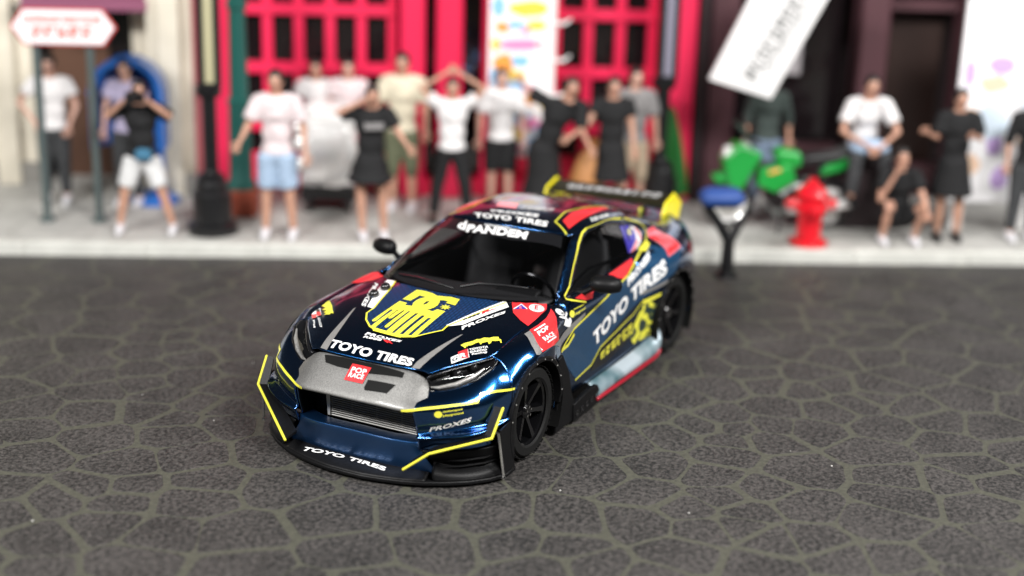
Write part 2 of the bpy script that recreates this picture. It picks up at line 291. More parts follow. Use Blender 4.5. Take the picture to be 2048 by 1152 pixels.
# measured outlines of the livery, each in the plane it is printed from (z: top, y: left side, x: front, d: front corner)
BAKED = {'_window': [[(0.427, 0.9071), (0.258, 0.9685), (-0.0121, 1.1315), (-0.158, 1.1952), (-0.2766, 1.2269), (-0.4522, 1.233), (-0.7108, 1.2025), (-0.9385, 1.1541), (-1.1322, 1.0914), (-1.194, 1.0475), (-1.1665, 1.0035), (-1.0817, 0.9644), (-0.978, 0.9371), (-0.3404, 0.9029), (0.0173, 0.9011), (0.362, 0.9013)]], '_knobs': [[(1.184, -0.4418), (1.0369, -0.4359)]]}
DECALS = [
 {'name': 'mesh_print', 'keys': ['hood'], 'ax': 'z', 'm': 'BM', 'loops': [[(0.8922, -0.3883), (0.9346, -0.1294), (0.9348, 0.1608), (0.8832, 0.4361), (0.8696, 0.4787), (1.4218, 0.3105), (1.4915, 0.3119), (1.6461, 0.1794), (1.6739, 0.0984), (1.6706, -0.1316), (1.628, -0.194), (1.5503, -0.2725), (1.4585, -0.3266), (1.3782, -0.3236), (1.0206, -0.4032)]]},
 {'name': 'white_flash', 'keys': ['hood'], 'ax': 'z', 'm': 'W', 'layer': 1, 'loops': [[(0.8535, -0.4714), (0.8435, -0.5407), (1.0547, -0.4931), (1.3631, -0.385), (1.3818, -0.3212), (1.0206, -0.4032)]]},
 {'name': 'white_flash', 'keys': ['hood'], 'ax': 'z', 'm': 'W', 'layer': 1, 'loops': [[(0.8593, 0.4766), (0.9236, 0.5314), (1.3483, 0.3964), (1.3917, 0.3482), (1.4202, 0.3151), (1.4127, 0.2977), (0.8677, 0.453)]]},
 {'name': 'yellow_outline', 'keys': ['hood'], 'ax': 'z', 'm': 'Y', 'layer': 2, 'line': [(0.8652, -0.4565), (1.0206, -0.4032), (1.3732, -0.3216), (1.4585, -0.3266), (1.5538, -0.2712), (1.6318, -0.1896), (1.6605, -0.128), (1.6767, 0.1002), (1.649, 0.1811), (1.4907, 0.3134), (1.4218, 0.3105), (1.2844, 0.3594), (0.8696, 0.4787)], 'w': 0.0125},
 {'name': 'emblem', 'keys': ['hood'], 'ax': 'z', 'm': 'Y', 'layer': 3, 'loops': [[(1.1685, -0.2069), (0.9734, -0.2036), (0.9678, -0.1381), (0.9791, -0.0652), (1.0027, -0.0162), (0.9839, 0.0906), (0.9995, 0.171), (1.109, 0.1966), (1.0954, 0.1115), (1.0617, 0.1102), (1.0598, 0.0693), (1.0687, 0.0463), (1.1007, 0.0628), (1.1565, 0.078), (1.203, 0.0751), (1.2392, 0.0578), (1.2499, 0.0426), (1.2614, 0.1009), (1.2191, 0.1103), (1.227, 0.1832), (1.6215, 0.1928), (1.6578, 0.1689), (1.6706, 0.1057), (1.6919, 0.0958), (1.6766, -0.1357), (1.6501, -0.1548), (1.6261, -0.1831), (1.3524, -0.1721), (1.3547, -0.1924), (1.5506, -0.1904), (1.5665, -0.2062), (1.5522, -0.224), (1.2048, -0.2087), (1.2136, -0.1419), (1.2507, -0.1368), (1.2389, -0.0829), (1.1943, -0.1034), (1.145, -0.1069), (1.105, -0.1003), (1.0599, -0.0746), (1.057, -0.1291), (1.1678, -0.1413)], [(1.3402, -0.1449), (1.3362, -0.1364), (1.4749, -0.139), (1.4857, -0.1236), (1.4727, -0.1101), (1.3301, -0.1033), (1.3289, -0.091), (1.5968, -0.0924), (1.6109, -0.075), (1.5958, -0.0632), (1.3242, -0.0614), (1.3226, -0.0482), (1.645, -0.0451), (1.6362, -0.1444)], [(1.3286, 0.023), (1.3367, 0.0022), (1.653, 0.0023), (1.6502, 0.0217)], [(1.3459, 0.0877), (1.3479, 0.0624), (1.6509, 0.0642), (1.646, 0.0906)], [(1.3662, 0.1498), (1.3697, 0.1265), (1.6447, 0.1276), (1.6395, 0.1536)], [(1.1053, -0.0149), (1.1277, -0.0343), (1.1766, -0.0291), (1.189, -0.0174), (1.1561, -0.0087)]]},
 {'name': 'star', 'keys': ['hood'], 'ax': 'z', 'm': 'Y', 'layer': 3, 'loops': [[(1.1527, 0.1905), (1.1687, 0.1684), (1.1891, 0.1932), (1.183, 0.164), (1.2112, 0.1691), (1.1868, 0.1498), (1.2061, 0.1321), (1.1776, 0.1342), (1.1764, 0.1036), (1.161, 0.1262), (1.1394, 0.1005), (1.1465, 0.1305), (1.1173, 0.1249), (1.1428, 0.1447), (1.123, 0.1624), (1.1521, 0.1605)]]},
 {'name': 'lettering', 'keys': ['hood'], 'ax': 'z', 'm': 'W', 'layer': 2, 'bold': 0.03, 'text': 'PROXES', 'quad': [(1.7414, -0.1645), (1.7431, 0.1232), (1.7201, 0.1299), (1.7042, -0.1607)]},
 {'name': 'lettering', 'keys': ['hood'], 'ax': 'z', 'm': 'W', 'layer': 2, 'bold': 0.03, 'text': 'R888', 'quad': [(1.7752, -0.1554), (1.7699, -0.0149), (1.7453, -0.0136), (1.7487, -0.1513)]},
 {'name': 'lettering', 'keys': ['hood'], 'ax': 'z', 'm': 'R', 'layer': 2, 'bold': 0.035, 'text': 'R', 'quad': [(1.7755, 0.0411), (1.7745, 0.0885), (1.7436, 0.0777), (1.7492, -0.009)]},
 {'name': 'lettering', 'keys': ['hood'], 'ax': 'z', 'm': 'W', 'layer': 2, 'bold': 0.04, 'text': 'TOYO TIRES', 'quad': [(1.9382, -0.3387), (1.9515, 0.3378), (1.8814, 0.3294), (1.8584, -0.3402)]},
 {'name': 'silver_stripe', 'keys': ['hood'], 'ax': 'z', 'm': 'S', 'layer': 1, 'loops': [[(1.9524, -0.3846), (1.9639, -0.3254), (1.8519, -0.3446), (1.6669, -0.387), (1.3985, -0.4588), (1.4134, -0.4657), (1.5945, -0.4352), (1.7858, -0.4094)]]},
 {'name': 'silver_stripe', 'keys': ['hood'], 'ax': 'z', 'm': 'S', 'layer': 1, 'loops': [[(1.9601, 0.3501), (1.9467, 0.4009), (1.8792, 0.4154), (1.6921, 0.4381), (1.4723, 0.4655), (1.4871, 0.4527), (1.7037, 0.3972), (1.9029, 0.3538)]]},
 {'name': 'lettering', 'keys': ['hood'], 'ax': 'z', 'm': 'K', 'layer': 3, 'bold': 0.03, 'text': 'R888', 'quad': [(1.3002, 0.3719), (1.157, 0.423), (1.1281, 0.4097), (1.2779, 0.3567)]},
 {'name': 'lettering', 'keys': ['hood'], 'ax': 'z', 'm': 'R', 'layer': 3, 'bold': 0.07, 'text': 'R', 'quad': [(1.1449, 0.4321), (1.049, 0.4613), (1.0141, 0.4424), (1.1039, 0.4122)]},
 {'name': 'red_dash', 'keys': ['hood'], 'ax': 'z', 'm': 'R', 'layer': 3, 'line': [(1.0478, 0.4501), (1.0098, 0.4744)], 'w': 0.01},
 {'name': 'lettering', 'keys': ['hood'], 'ax': 'z', 'm': 'W', 'layer': 2, 'bold': 0.035, 'text': 'PROXES', 'quad': [(1.4232, 0.4294), (1.0364, 0.5595), (0.9946, 0.5452), (1.3791, 0.4009)]},
 {'name': 'lettering', 'keys': ['hood'], 'ax': 'z', 'm': 'W', 'layer': 2, 'bold': 0.03, 'text': 'PROXES', 'quad': [(0.9226, -0.6006), (1.3563, -0.442), (1.3748, -0.3945), (0.9561, -0.5486)]},
 {'name': 'drip_lettering', 'keys': ['hood'], 'ax': 'z', 'm': 'Y', 'layer': 1, 'loops': [[(1.6064, 0.5219), (1.572, 0.5329), (1.5232, 0.5666), (1.4846, 0.5806), (1.4689, 0.6), (1.4386, 0.6113), (1.4205, 0.6421), (1.3922, 0.6573), (1.3662, 0.684), (1.3831, 0.6957), (1.382, 0.7129), (1.4114, 0.7338), (1.4164, 0.7264), (1.3976, 0.7122), (1.4281, 0.687), (1.4379, 0.672), (1.4681, 0.6783), (1.485, 0.6733), (1.4654, 0.654), (1.4913, 0.6403), (1.503, 0.6315), (1.5276, 0.6339), (1.5096, 0.6098), (1.5327, 0.5972), (1.5623, 0.5884), (1.5764, 0.5811), (1.5857, 0.566), (1.6004, 0.5718), (1.5982, 0.5604), (1.6244, 0.5686), (1.6174, 0.551)]]},
 {'name': 'drip_lettering', 'keys': ['hood'], 'ax': 'z', 'm': 'Y', 'layer': 1, 'loops': [[(1.3395, -0.7636), (1.2943, -0.7605), (1.3325, -0.7225), (1.4027, -0.6598), (1.4739, -0.6085), (1.5262, -0.5643), (1.5243, -0.5924), (1.5453, -0.5811), (1.5497, -0.632), (1.5253, -0.6246), (1.511, -0.6614), (1.4847, -0.6523), (1.4608, -0.711), (1.4322, -0.6972), (1.3873, -0.7624), (1.3511, -0.7587)]]},
 {'name': 'badge', 'keys': ['hood'], 'ax': 'z', 'm': 'W', 'layer': 1, 'loops': [[(1.7577, 0.5328), (1.7034, 0.5596), (1.6868, 0.5551), (1.6217, 0.5863), (1.6837, 0.6325), (1.8003, 0.5626)]]},
 {'name': 'badge', 'keys': ['hood'], 'ax': 'z', 'm': 'R', 'layer': 2, 'loops': [[(1.7034, 0.5596), (1.6873, 0.5478), (1.6229, 0.5845), (1.6888, 0.6303), (1.7391, 0.5851)]]},
 {'name': 'lettering', 'keys': ['hood'], 'ax': 'z', 'm': 'K', 'layer': 3, 'bold': 0.03, 'text': 'G', 'quad': [(1.7878, 0.5579), (1.7525, 0.5802), (1.7181, 0.5655), (1.7581, 0.5431)]},
 {'name': 'lettering', 'keys': ['hood'], 'ax': 'z', 'm': 'W', 'layer': 3, 'bold': 0.03, 'text': 'R', 'quad': [(1.7342, 0.5873), (1.6913, 0.6131), (1.6588, 0.5972), (1.6987, 0.5669)]},
 {'name': 'lettering', 'keys': ['hood'], 'ax': 'z', 'm': 'W', 'layer': 2, 'bold': 0.03, 'text': 'TOYOTA', 'quad': [(1.6333, 0.6055), (1.5234, 0.6884), (1.5054, 0.6784), (1.6167, 0.5936)]},
 {'name': 'lettering', 'keys': ['hood'], 'ax': 'z', 'm': 'W', 'layer': 2, 'bold': 0.03, 'text': 'GAZOO', 'quad': [(1.6512, 0.6181), (1.5556, 0.6959), (1.5384, 0.6865), (1.6364, 0.6088)]},
 {'name': 'lettering', 'keys': ['hood'], 'ax': 'z', 'm': 'W', 'layer': 2, 'bold': 0.03, 'text': 'Racing', 'quad': [(1.6611, 0.6389), (1.5777, 0.7082), (1.5569, 0.6992), (1.6445, 0.632)]},
 {'name': 'badge', 'keys': ['hood'], 'ax': 'z', 'm': 'W', 'layer': 1, 'loops': [[(1.4741, -0.7656), (1.424, -0.7485), (1.5492, -0.6533), (1.5922, -0.7019), (1.5152, -0.7612)]]},
 {'name': 'badge', 'keys': ['hood'], 'ax': 'z', 'm': 'R', 'layer': 2, 'loops': [[(1.5274, -0.7542), (1.5268, -0.711), (1.5853, -0.6717), (1.5925, -0.7004)]]},
 {'name': 'badge', 'keys': ['hood'], 'ax': 'z', 'm': 'R', 'layer': 2, 'loops': [[(1.492, -0.735), (1.4953, -0.6976), (1.5603, -0.6481), (1.5613, -0.6841)]]},
 {'name': 'badge', 'keys': ['hood'], 'ax': 'z', 'm': 'K', 'layer': 2, 'loops': [[(1.4514, -0.7657), (1.4457, -0.7395), (1.4918, -0.7036), (1.4895, -0.7367)]]},
 {'name': 'lettering', 'keys': ['hood'], 'ax': 'z', 'm': 'W', 'layer': 2, 'bold': 0.03, 'text': 'TOYOTA', 'quad': [(1.5919, -0.636), (1.7253, -0.5238), (1.7271, -0.5431), (1.5878, -0.6598)]},
 {'name': 'lettering', 'keys': ['hood'], 'ax': 'z', 'm': 'W', 'layer': 2, 'bold': 0.03, 'text': 'Racing', 'quad': [(1.6157, -0.6585), (1.7286, -0.5788), (1.724, -0.6045), (1.6225, -0.676)]},
 {'name': 'red_patch', 'keys': ['hood'], 'ax': 'z', 'm': 'R', 'layer': 1, 'loops': [[(0.8409, 0.5121), (0.6775, 0.7135), (0.7559, 0.7491), (0.8609, 0.7547), (0.9438, 0.7611), (1.0778, 0.7649), (1.051, 0.6889), (0.9857, 0.5986)]]},
 {'name': 'red_patch', 'keys': ['fender_r', 'hood'], 'ax': 'z', 'm': 'R', 'layer': 1, 'loops': [[(0.6501, -0.742), (0.7718, -0.6181), (0.8717, -0.6529), (0.916, -0.8156), (0.7878, -0.8127), (0.6574, -0.7904)]]},
 {'name': 'triangle_emblem', 'keys': ['hood'], 'ax': 'z', 'm': 'W', 'layer': 2, 'loops': [[(0.9366, 0.5707), (0.8197, 0.5795), (0.8631, 0.6525)]]},
 {'name': 'triangle_emblem', 'keys': ['hood'], 'ax': 'z', 'm': 'B', 'layer': 3, 'loops': [[(0.9322, 0.581), (0.8343, 0.5858), (0.8716, 0.6485)]]},
 {'name': 'lettering', 'keys': ['hood'], 'ax': 'z', 'm': 'P', 'layer': 4, 'text': 'E', 'quad': [(0.9053, 0.6028), (0.8932, 0.6218), (0.8606, 0.6028), (0.8687, 0.5901)]},
 {'name': 'ring_emblem', 'keys': ['hood'], 'ax': 'z', 'm': 'W', 'layer': 2, 'loops': [[(0.7675, 0.7374), (0.7817, 0.7413), (0.797, 0.7418), (0.8124, 0.7389), (0.8271, 0.7328), (0.8399, 0.724), (0.8501, 0.713), (0.8567, 0.7006), (0.8591, 0.6874), (0.8569, 0.6743), (0.8503, 0.662), (0.84, 0.6516), (0.8268, 0.6439), (0.8118, 0.6395), (0.7962, 0.6388), (0.781, 0.6418), (0.7673, 0.6483), (0.7558, 0.6579), (0.7473, 0.6697), (0.7418, 0.6828), (0.7397, 0.6963), (0.7412, 0.7092), (0.7466, 0.7208), (0.7555, 0.7305)]]},
 {'name': 'ring_emblem', 'keys': ['hood'], 'ax': 'z', 'm': 'R', 'layer': 3, 'loops': [[(0.7719, 0.7309), (0.7834, 0.734), (0.796, 0.7342), (0.8088, 0.7317), (0.8209, 0.7264), (0.8317, 0.719), (0.8402, 0.7097), (0.8458, 0.6992), (0.8479, 0.6881), (0.8464, 0.6771), (0.8413, 0.667), (0.833, 0.6584), (0.8224, 0.6521), (0.8102, 0.6486), (0.7975, 0.6482), (0.785, 0.6508), (0.7736, 0.6564), (0.7639, 0.6645), (0.7565, 0.6744), (0.7517, 0.6854), (0.7497, 0.6967), (0.7508, 0.7075), (0.755, 0.7172), (0.7622, 0.7251)], [(0.7745, 0.7272), (0.7846, 0.7299), (0.7958, 0.73), (0.8071, 0.7276), (0.818, 0.7228), (0.8275, 0.716), (0.8352, 0.7076), (0.8402, 0.6981), (0.8423, 0.6881), (0.8411, 0.6782), (0.8368, 0.6692), (0.8296, 0.6616), (0.8204, 0.6561), (0.8097, 0.6531), (0.7985, 0.6528), (0.7874, 0.6553), (0.7772, 0.6604), (0.7686, 0.6678), (0.7618, 0.6767), (0.7574, 0.6865), (0.7554, 0.6967), (0.7562, 0.7064), (0.7598, 0.715), (0.766, 0.7221)]]},
 {'name': 'lettering', 'keys': ['hood'], 'ax': 'z', 'm': 'R', 'layer': 4, 'text': 'E', 'quad': [(0.8331, 0.6899), (0.8144, 0.7141), (0.7628, 0.688), (0.7768, 0.6654)]},
 {'name': 'red_patch', 'keys': ['fender'], 'ax': 'u', 'm': 'R', 'layer': 1, 'loops': [[(1.1315, 0.0429), (1.0154, 0.0413), (0.8882, 0.0509), (0.7846, 0.0745), (0.7294, 0.0932), (0.762, 0.0572), (0.7821, 0.0162), (0.8379, -0.0428), (0.8366, -0.1199), (1.004, -0.1371), (1.2282, -0.1359), (1.2098, -0.0541)]]},
 {'name': 'silver_patch', 'keys': ['fender'], 'ax': 'u', 'm': 'S', 'layer': 1, 'loops': [[(1.2091, 0.0393), (1.1383, 0.0384), (1.2098, -0.0541), (1.2329, -0.1364), (1.274, -0.141), (1.31, -0.1301), (1.2812, -0.0526)]]},
 {'name': 'silver_patch', 'keys': ['fender', 'door'], 'ax': 'y', 'm': 'S', 'layer': 1, 'loops': [[(0.5357, 0.7566), (0.2994, 0.7733), (0.3034, 0.7524), (0.5017, 0.707), (0.8027, 0.6577), (0.9006, 0.7048), (1.011, 0.742), (0.8286, 0.7216)]]},
 {'name': 'lettering', 'keys': ['fender'], 'ax': 'u', 'm': 'W', 'layer': 2, 'bold': 0.03, 'text': 'POP', 'quad': [(1.133, -0.0349), (0.9548, -0.0221), (0.958, 0.0036), (1.1134, 0.0041)]},
 {'name': 'lettering', 'keys': ['fender'], 'ax': 'u', 'm': 'W', 'layer': 2, 'bold': 0.03, 'text': 'RACE', 'quad': [(1.1141, -0.0843), (0.9273, -0.0847), (0.9502, -0.0519), (1.1259, -0.0507)]},
 {'name': 'white_rule', 'keys': ['fender'], 'ax': 'u', 'm': 'W', 'layer': 2, 'line': [(1.1172, 0.0188), (0.9606, 0.0196)], 'w': 0.01},
 {'name': 'white_rule', 'keys': ['fender'], 'ax': 'u', 'm': 'W', 'layer': 2, 'line': [(1.0972, -0.0995), (0.9093, -0.0935)], 'w': 0.01},
 {'name': 'skull_emblem', 'keys': ['fender', 'door', 'cab'], 'ax': 'y', 'm': 'W', 'layer': 2, 'loops': [[(0.648, 0.8474), (0.6641, 0.8475), (0.6853, 0.8524), (0.7075, 0.861), (0.7255, 0.8714), (0.7356, 0.8817), (0.7365, 0.8903), (0.729, 0.8963), (0.7158, 0.8994), (0.701, 0.8998), (0.6854, 0.897), (0.6696, 0.8908), (0.655, 0.8816), (0.644, 0.871), (0.6381, 0.8606), (0.6392, 0.8522)]]},
 {'name': 'skull_emblem', 'keys': ['fender', 'door', 'cab'], 'ax': 'y', 'm': 'W', 'layer': 2, 'loops': [[(0.6015, 0.8586), (0.5917, 0.8414), (0.6292, 0.8255), (0.5605, 0.8027), (0.5506, 0.7766), (0.5858, 0.7416), (0.6418, 0.7601), (0.6986, 0.7887), (0.6509, 0.8166), (0.7408, 0.8566), (0.7256, 0.8588), (0.6459, 0.8357)]]},
 {'name': 'lettering', 'keys': ['fender', 'door', 'cab'], 'ax': 'y', 'm': 'K', 'layer': 3, 'bold': 0.035, 'text': 'oo', 'quad': [(0.6934, 0.865), (0.6605, 0.8507), (0.6414, 0.8619), (0.668, 0.8742)]},
 {'name': 'round_emblem', 'keys': ['fender', 'door', 'cab'], 'ax': 'y', 'm': 'Y', 'layer': 2, 'loops': [[(0.4826, 0.8099), (0.4915, 0.8007), (0.5065, 0.7954), (0.5248, 0.7953), (0.5431, 0.8004), (0.5572, 0.8095), (0.5635, 0.8205), (0.5603, 0.8311), (0.5486, 0.8393), (0.5317, 0.8438), (0.5132, 0.8439), (0.4969, 0.8396), (0.4855, 0.8315), (0.4805, 0.821)]]},
 {'name': 'lettering', 'keys': ['fender', 'door', 'cab'], 'ax': 'y', 'm': 'Y', 'layer': 2, 'text': 'motorsport', 'quad': [(0.484, 0.8331), (0.3019, 0.823), (0.2961, 0.8367), (0.4732, 0.8452)]},
 {'name': 'lettering', 'keys': ['fender', 'door', 'cab'], 'ax': 'y', 'm': 'Y', 'layer': 2, 'bold': 0.035, 'text': 'playground', 'quad': [(0.4786, 0.7934), (0.2939, 0.7917), (0.2899, 0.8121), (0.473, 0.815)]},
 {'name': 'mesh_print', 'keys': ['door', 'quarter', 'fender', 'cab'], 'ax': 'y', 'm': 'SM', 'loops': [[(0.4938, 0.7097), (-0.1132, 0.7902), (-0.5031, 0.8432), (-0.9414, 0.927), (-1.1036, 0.9499), (-1.3817, 0.8651), (-1.2031, 0.7241), (-0.997, 0.6785), (-0.7591, 0.6076), (-0.5229, 0.5608), (0.0039, 0.411), (0.1919, 0.3221), (0.4556, 0.2903), (0.7565, 0.5881), (0.511, 0.6656)]]},
 {'name': 'yellow_line', 'keys': ['cab', 'quarter', 'door'], 'ax': 'y', 'm': 'Y', 'layer': 2, 'line': [(-0.9533, 0.9363), (-1.1234, 0.956), (-1.2144, 0.993), (-1.259, 1.0506), (-1.2101, 1.0981), (-1.0037, 1.1675), (-0.7466, 1.2224), (-0.6421, 1.2357), (-0.2986, 1.2476), (-0.2037, 1.2289), (-0.0572, 1.174), (0.158, 1.0636), (0.3286, 0.9592), (0.4813, 0.9079), (0.2549, 0.8367)], 'w': 0.0115},
 {'name': 'yellow_line', 'keys': ['door', 'quarter', 'fender', 'cab'], 'ax': 'u', 'm': 'Y', 'layer': 2, 'line': [(0.7611, -0.1862), (0.5104, -0.1083), (-0.0788, -0.0465), (-0.1852, -0.0289), (-0.5083, 0.0027), (-0.7605, 0.075), (-0.9551, 0.1187)], 'w': 0.0115},
 {'name': 'yellow_line', 'keys': ['door', 'quarter', 'fender', 'cab'], 'ax': 'y', 'm': 'Y', 'layer': 1, 'line': [(0.76, 0.6103), (0.6198, 0.6142), (0.5077, 0.6646)], 'w': 0.026},
 {'name': 'yellow_line', 'keys': ['door', 'quarter', 'fender', 'cab'], 'ax': 'y', 'm': 'Y', 'layer': 2, 'line': [(0.4718, 0.2927), (0.1819, 0.3219), (0.0039, 0.411), (-0.2656, 0.4507), (-0.5967, 0.5099), (-0.7611, 0.5916)], 'w': 0.0115},
 {'name': 'red_strip', 'keys': ['door', 'cab', 'quarter'], 'ax': 'u', 'm': 'R', 'layer': 1, 'loops': [[(0.3809, 0.067), (0.0322, 0.0783), (0.1382, 0.0001), (0.2582, 0.0174)]]},
 {'name': 'red_strip', 'keys': ['door', 'cab', 'quarter'], 'ax': 'u', 'm': 'R', 'layer': 1, 'loops': [[(-0.285, 0.0894), (-0.7612, 0.1055), (-0.6838, 0.0664), (-0.4332, -0.0058), (-0.3407, 0.0358)]]},
 {'name': 'lettering', 'keys': ['door', 'quarter', 'fender', 'cab'], 'ax': 'y', 'm': 'W', 'layer': 3, 'bold': 0.05, 'text': 'TOYO TIRES', 'quad': [(0.1288, 0.4425), (-1.0608, 0.7479), (-1.0637, 0.8694), (0.1611, 0.5766)]},
 {'name': 'lettering', 'keys': ['door', 'quarter', 'fender', 'cab'], 'ax': 'y', 'm': 'W', 'layer': 3, 'bold': 0.05, 'text': 'PROXES', 'quad': [(-0.4683, 0.7673), (-0.897, 0.8894), (-0.9838, 0.9315), (-0.4756, 0.833)]},
 {'name': 'camouflage', 'keys': ['door', 'quarter', 'fender', 'cab'], 'ax': 'y', 'm': 'C', 'layer': 1, 'loops': [[(-0.7577, 0.5914), (-0.9319, 0.5165), (-0.9007, 0.4323), (-0.8928, 0.3972), (-0.8738, 0.2479), (-0.6161, 0.2521), (-0.5163, 0.3362), (-0.6112, 0.408), (-0.7089, 0.5147)]]},
 {'name': 'lettering', 'keys': ['door', 'quarter', 'fender', 'cab'], 'ax': 'y', 'm': 'Y', 'layer': 3, 'bold': 0.03, 'text': '#6:6', 'quad': [(0.0103, 0.3111), (-0.6136, 0.3522), (-0.5973, 0.4448), (0.0074, 0.3628)]},
 {'name': 'dark_panel', 'keys': ['door', 'quarter', 'fender', 'cab'], 'ax': 'y', 'm': 'K', 'layer': 1, 'loops': [[(0.1916, 0.2733), (0.1039, 0.3504), (-0.0782, 0.4004), (-0.6082, 0.4528), (-0.6145, 0.3189), (-0.367, 0.2931), (-0.0708, 0.2544)]]},
 {'name': 'silver_line', 'keys': ['door', 'quarter', 'fender', 'cab'], 'ax': 'y', 'm': 'S', 'layer': 2, 'line': [(-0.7219, 0.6498), (-1.0878, 0.6789)], 'w': 0.03},
 {'name': 'yellow_flash', 'keys': ['door', 'quarter', 'fender', 'cab'], 'ax': 'y', 'm': 'Y', 'layer': 2, 'loops': [[(-0.7296, 0.5871), (-0.9903, 0.6005), (-0.9726, 0.5764), (-0.7639, 0.5454)]]},
 {'name': 'red_plate', 'keys': ['quarter', 'cab'], 'ax': 'y', 'm': 'P', 'layer': 1, 'loops': [[(-1.2754, 1.0238), (-1.4539, 1.0155), (-1.4256, 0.8848), (-1.1385, 0.8634)]]},
 {'name': 'red_plate', 'keys': ['quarter', 'cab'], 'ax': 'y', 'm': 'R', 'layer': 2, 'loops': [[(-1.305, 1.0174), (-1.4456, 1.0096), (-1.4024, 0.8909), (-1.1532, 0.8724)]]},
 {'name': 'lettering', 'keys': ['quarter', 'cab'], 'ax': 'y', 'm': 'P', 'layer': 3, 'bold': 0.03, 'text': 'POP\nRACE', 'quad': [(-1.167, 0.9069), (-1.3654, 0.9142), (-1.4551, 0.9761), (-1.3345, 0.9743)]},
 {'name': 'flag', 'keys': ['win'], 'ax': 'y', 'm': 'B', 'layer': 1, 'loops': [[(-0.8522, 1.1424), (-1.0082, 1.1181), (-1.0772, 1.0637), (-1.0401, 1.0049), (-0.8336, 0.9402), (-0.8019, 0.9413)]]},
 {'name': 'flag', 'keys': ['win'], 'ax': 'y', 'm': 'W', 'layer': 1, 'loops': [[(-1.0186, 1.1164), (-1.1182, 1.0816), (-1.1731, 1.0188), (-1.1286, 0.9802), (-1.0041, 0.945), (-0.831, 0.9377), (-1.0401, 1.0049), (-1.0772, 1.0637)]]},
 {'name': 'flag', 'keys': ['win'], 'ax': 'y', 'm': 'P', 'layer': 2, 'loops': [[(-0.831, 0.9377), (-1.0407, 0.9986), (-1.0724, 0.9855), (-0.9434, 0.9432)]]},
 {'name': 'flag', 'keys': ['win'], 'ax': 'y', 'm': 'P', 'layer': 2, 'loops': [[(-1.108, 1.087), (-1.1512, 1.0235), (-1.121, 0.9809), (-1.0968, 0.9863), (-1.0934, 1.03)]]},
 {'name': 'flag', 'keys': ['win'], 'ax': 'y', 'm': 'Y', 'layer': 2, 'loops': [[(-1.0199, 1.0641), (-1.0088, 1.0586), (-0.9948, 1.0546), (-0.9803, 1.0521), (-0.9664, 1.0515), (-0.9536, 1.0531), (-0.9439, 1.0564), (-0.9381, 1.0613), (-0.9363, 1.0673), (-0.9393, 1.0737), (-0.9473, 1.0798), (-0.9589, 1.0851), (-0.9731, 1.089), (-0.9895, 1.091), (-1.0043, 1.0914), (-1.018, 1.0896), (-1.0282, 1.0862), (-1.0331, 1.0816), (-1.0329, 1.0761), (-1.0283, 1.0701)], [(-1.0104, 1.0661), (-1.0034, 1.0628), (-0.9951, 1.0602), (-0.9864, 1.0586), (-0.9785, 1.0581), (-0.9718, 1.0588), (-0.9667, 1.0606), (-0.9638, 1.0635), (-0.9635, 1.0671), (-0.9658, 1.071), (-0.9707, 1.0748), (-0.9781, 1.0779), (-0.9867, 1.0804), (-0.9957, 1.0819), (-1.0041, 1.0823), (-1.0111, 1.0816), (-1.0166, 1.0796), (-1.019, 1.0769), (-1.0183, 1.0736), (-1.0153, 1.0699)]]},
 {'name': 'red_patch', 'keys': ['roof', 'cab'], 'ax': 'z', 'm': 'R', 'layer': 1, 'loops': [[(-0.2296, 0.391), (-0.4542, 0.3652), (-0.6321, 0.3854), (-0.9473, 0.4532), (-0.9099, 0.4768), (-0.5349, 0.4858), (-0.1343, 0.4914)]]},
 {'name': 'yellow_line', 'keys': ['roof', 'cab'], 'ax': 'z', 'm': 'Y', 'layer': 2, 'line': [(-0.0501, 0.5118), (-0.1724, 0.3546), (-0.4351, 0.3192), (-0.584, 0.3523), (-0.7873, 0.3978), (-0.9836, 0.4443)], 'w': 0.0115},
 {'name': 'red_patch', 'keys': ['roof', 'cab'], 'ax': 'z', 'm': 'R', 'layer': 1, 'loops': [[(-0.249, -0.5632), (-0.3617, -0.5528), (-0.3878, -0.527), (-0.5515, -0.4174), (-0.2685, -0.4271), (-0.1421, -0.5187)]]},
 {'name': 'yellow_line', 'keys': ['roof', 'cab'], 'ax': 'z', 'm': 'Y', 'layer': 2, 'line': [(-0.0865, -0.5401), (-0.1293, -0.4673), (-0.2461, -0.4147), (-0.6654, -0.4029)], 'w': 0.0115},
 {'name': 'lettering', 'keys': ['roof'], 'ax': 'z', 'm': 'W', 'layer': 2, 'bold': 0.035, 'text': 'TOYO TIRES', 'quad': [(-0.0045, -0.2663), (-0.0425, 0.343), (-0.144, 0.3134), (-0.0931, -0.3227)]},
 {'name': 'lettering', 'keys': ['roof'], 'ax': 'z', 'm': 'W', 'layer': 2, 'bold': 0.04, 'text': 'PROXES', 'quad': [(-0.1508, -0.1874), (-0.1808, 0.1967), (-0.2544, 0.1809), (-0.1861, -0.2282)]},
 {'name': 'badge', 'keys': ['roof'], 'ax': 'z', 'm': 'P', 'layer': 1, 'loops': [[(-0.285, -0.2304), (-0.41, -0.2678), (-0.4469, -0.1038), (-0.2909, -0.0522)]]},
 {'name': 'lettering', 'keys': ['roof'], 'ax': 'z', 'm': 'G', 'layer': 2, 'bold': 0.04, 'text': '#10:4', 'quad': [(-0.2885, -0.0077), (-0.3582, 0.2358), (-0.4545, 0.2173), (-0.3807, -0.019)]},
 {'name': 'lettering', 'keys': ['cab', 'roof'], 'ax': 'y', 'm': 'W', 'layer': 2, 'bold': 0.03, 'text': '#6:3', 'quad': [(-0.4385, 1.261), (-0.7521, 1.2383), (-0.7883, 1.2493), (-0.4759, 1.2763)]},
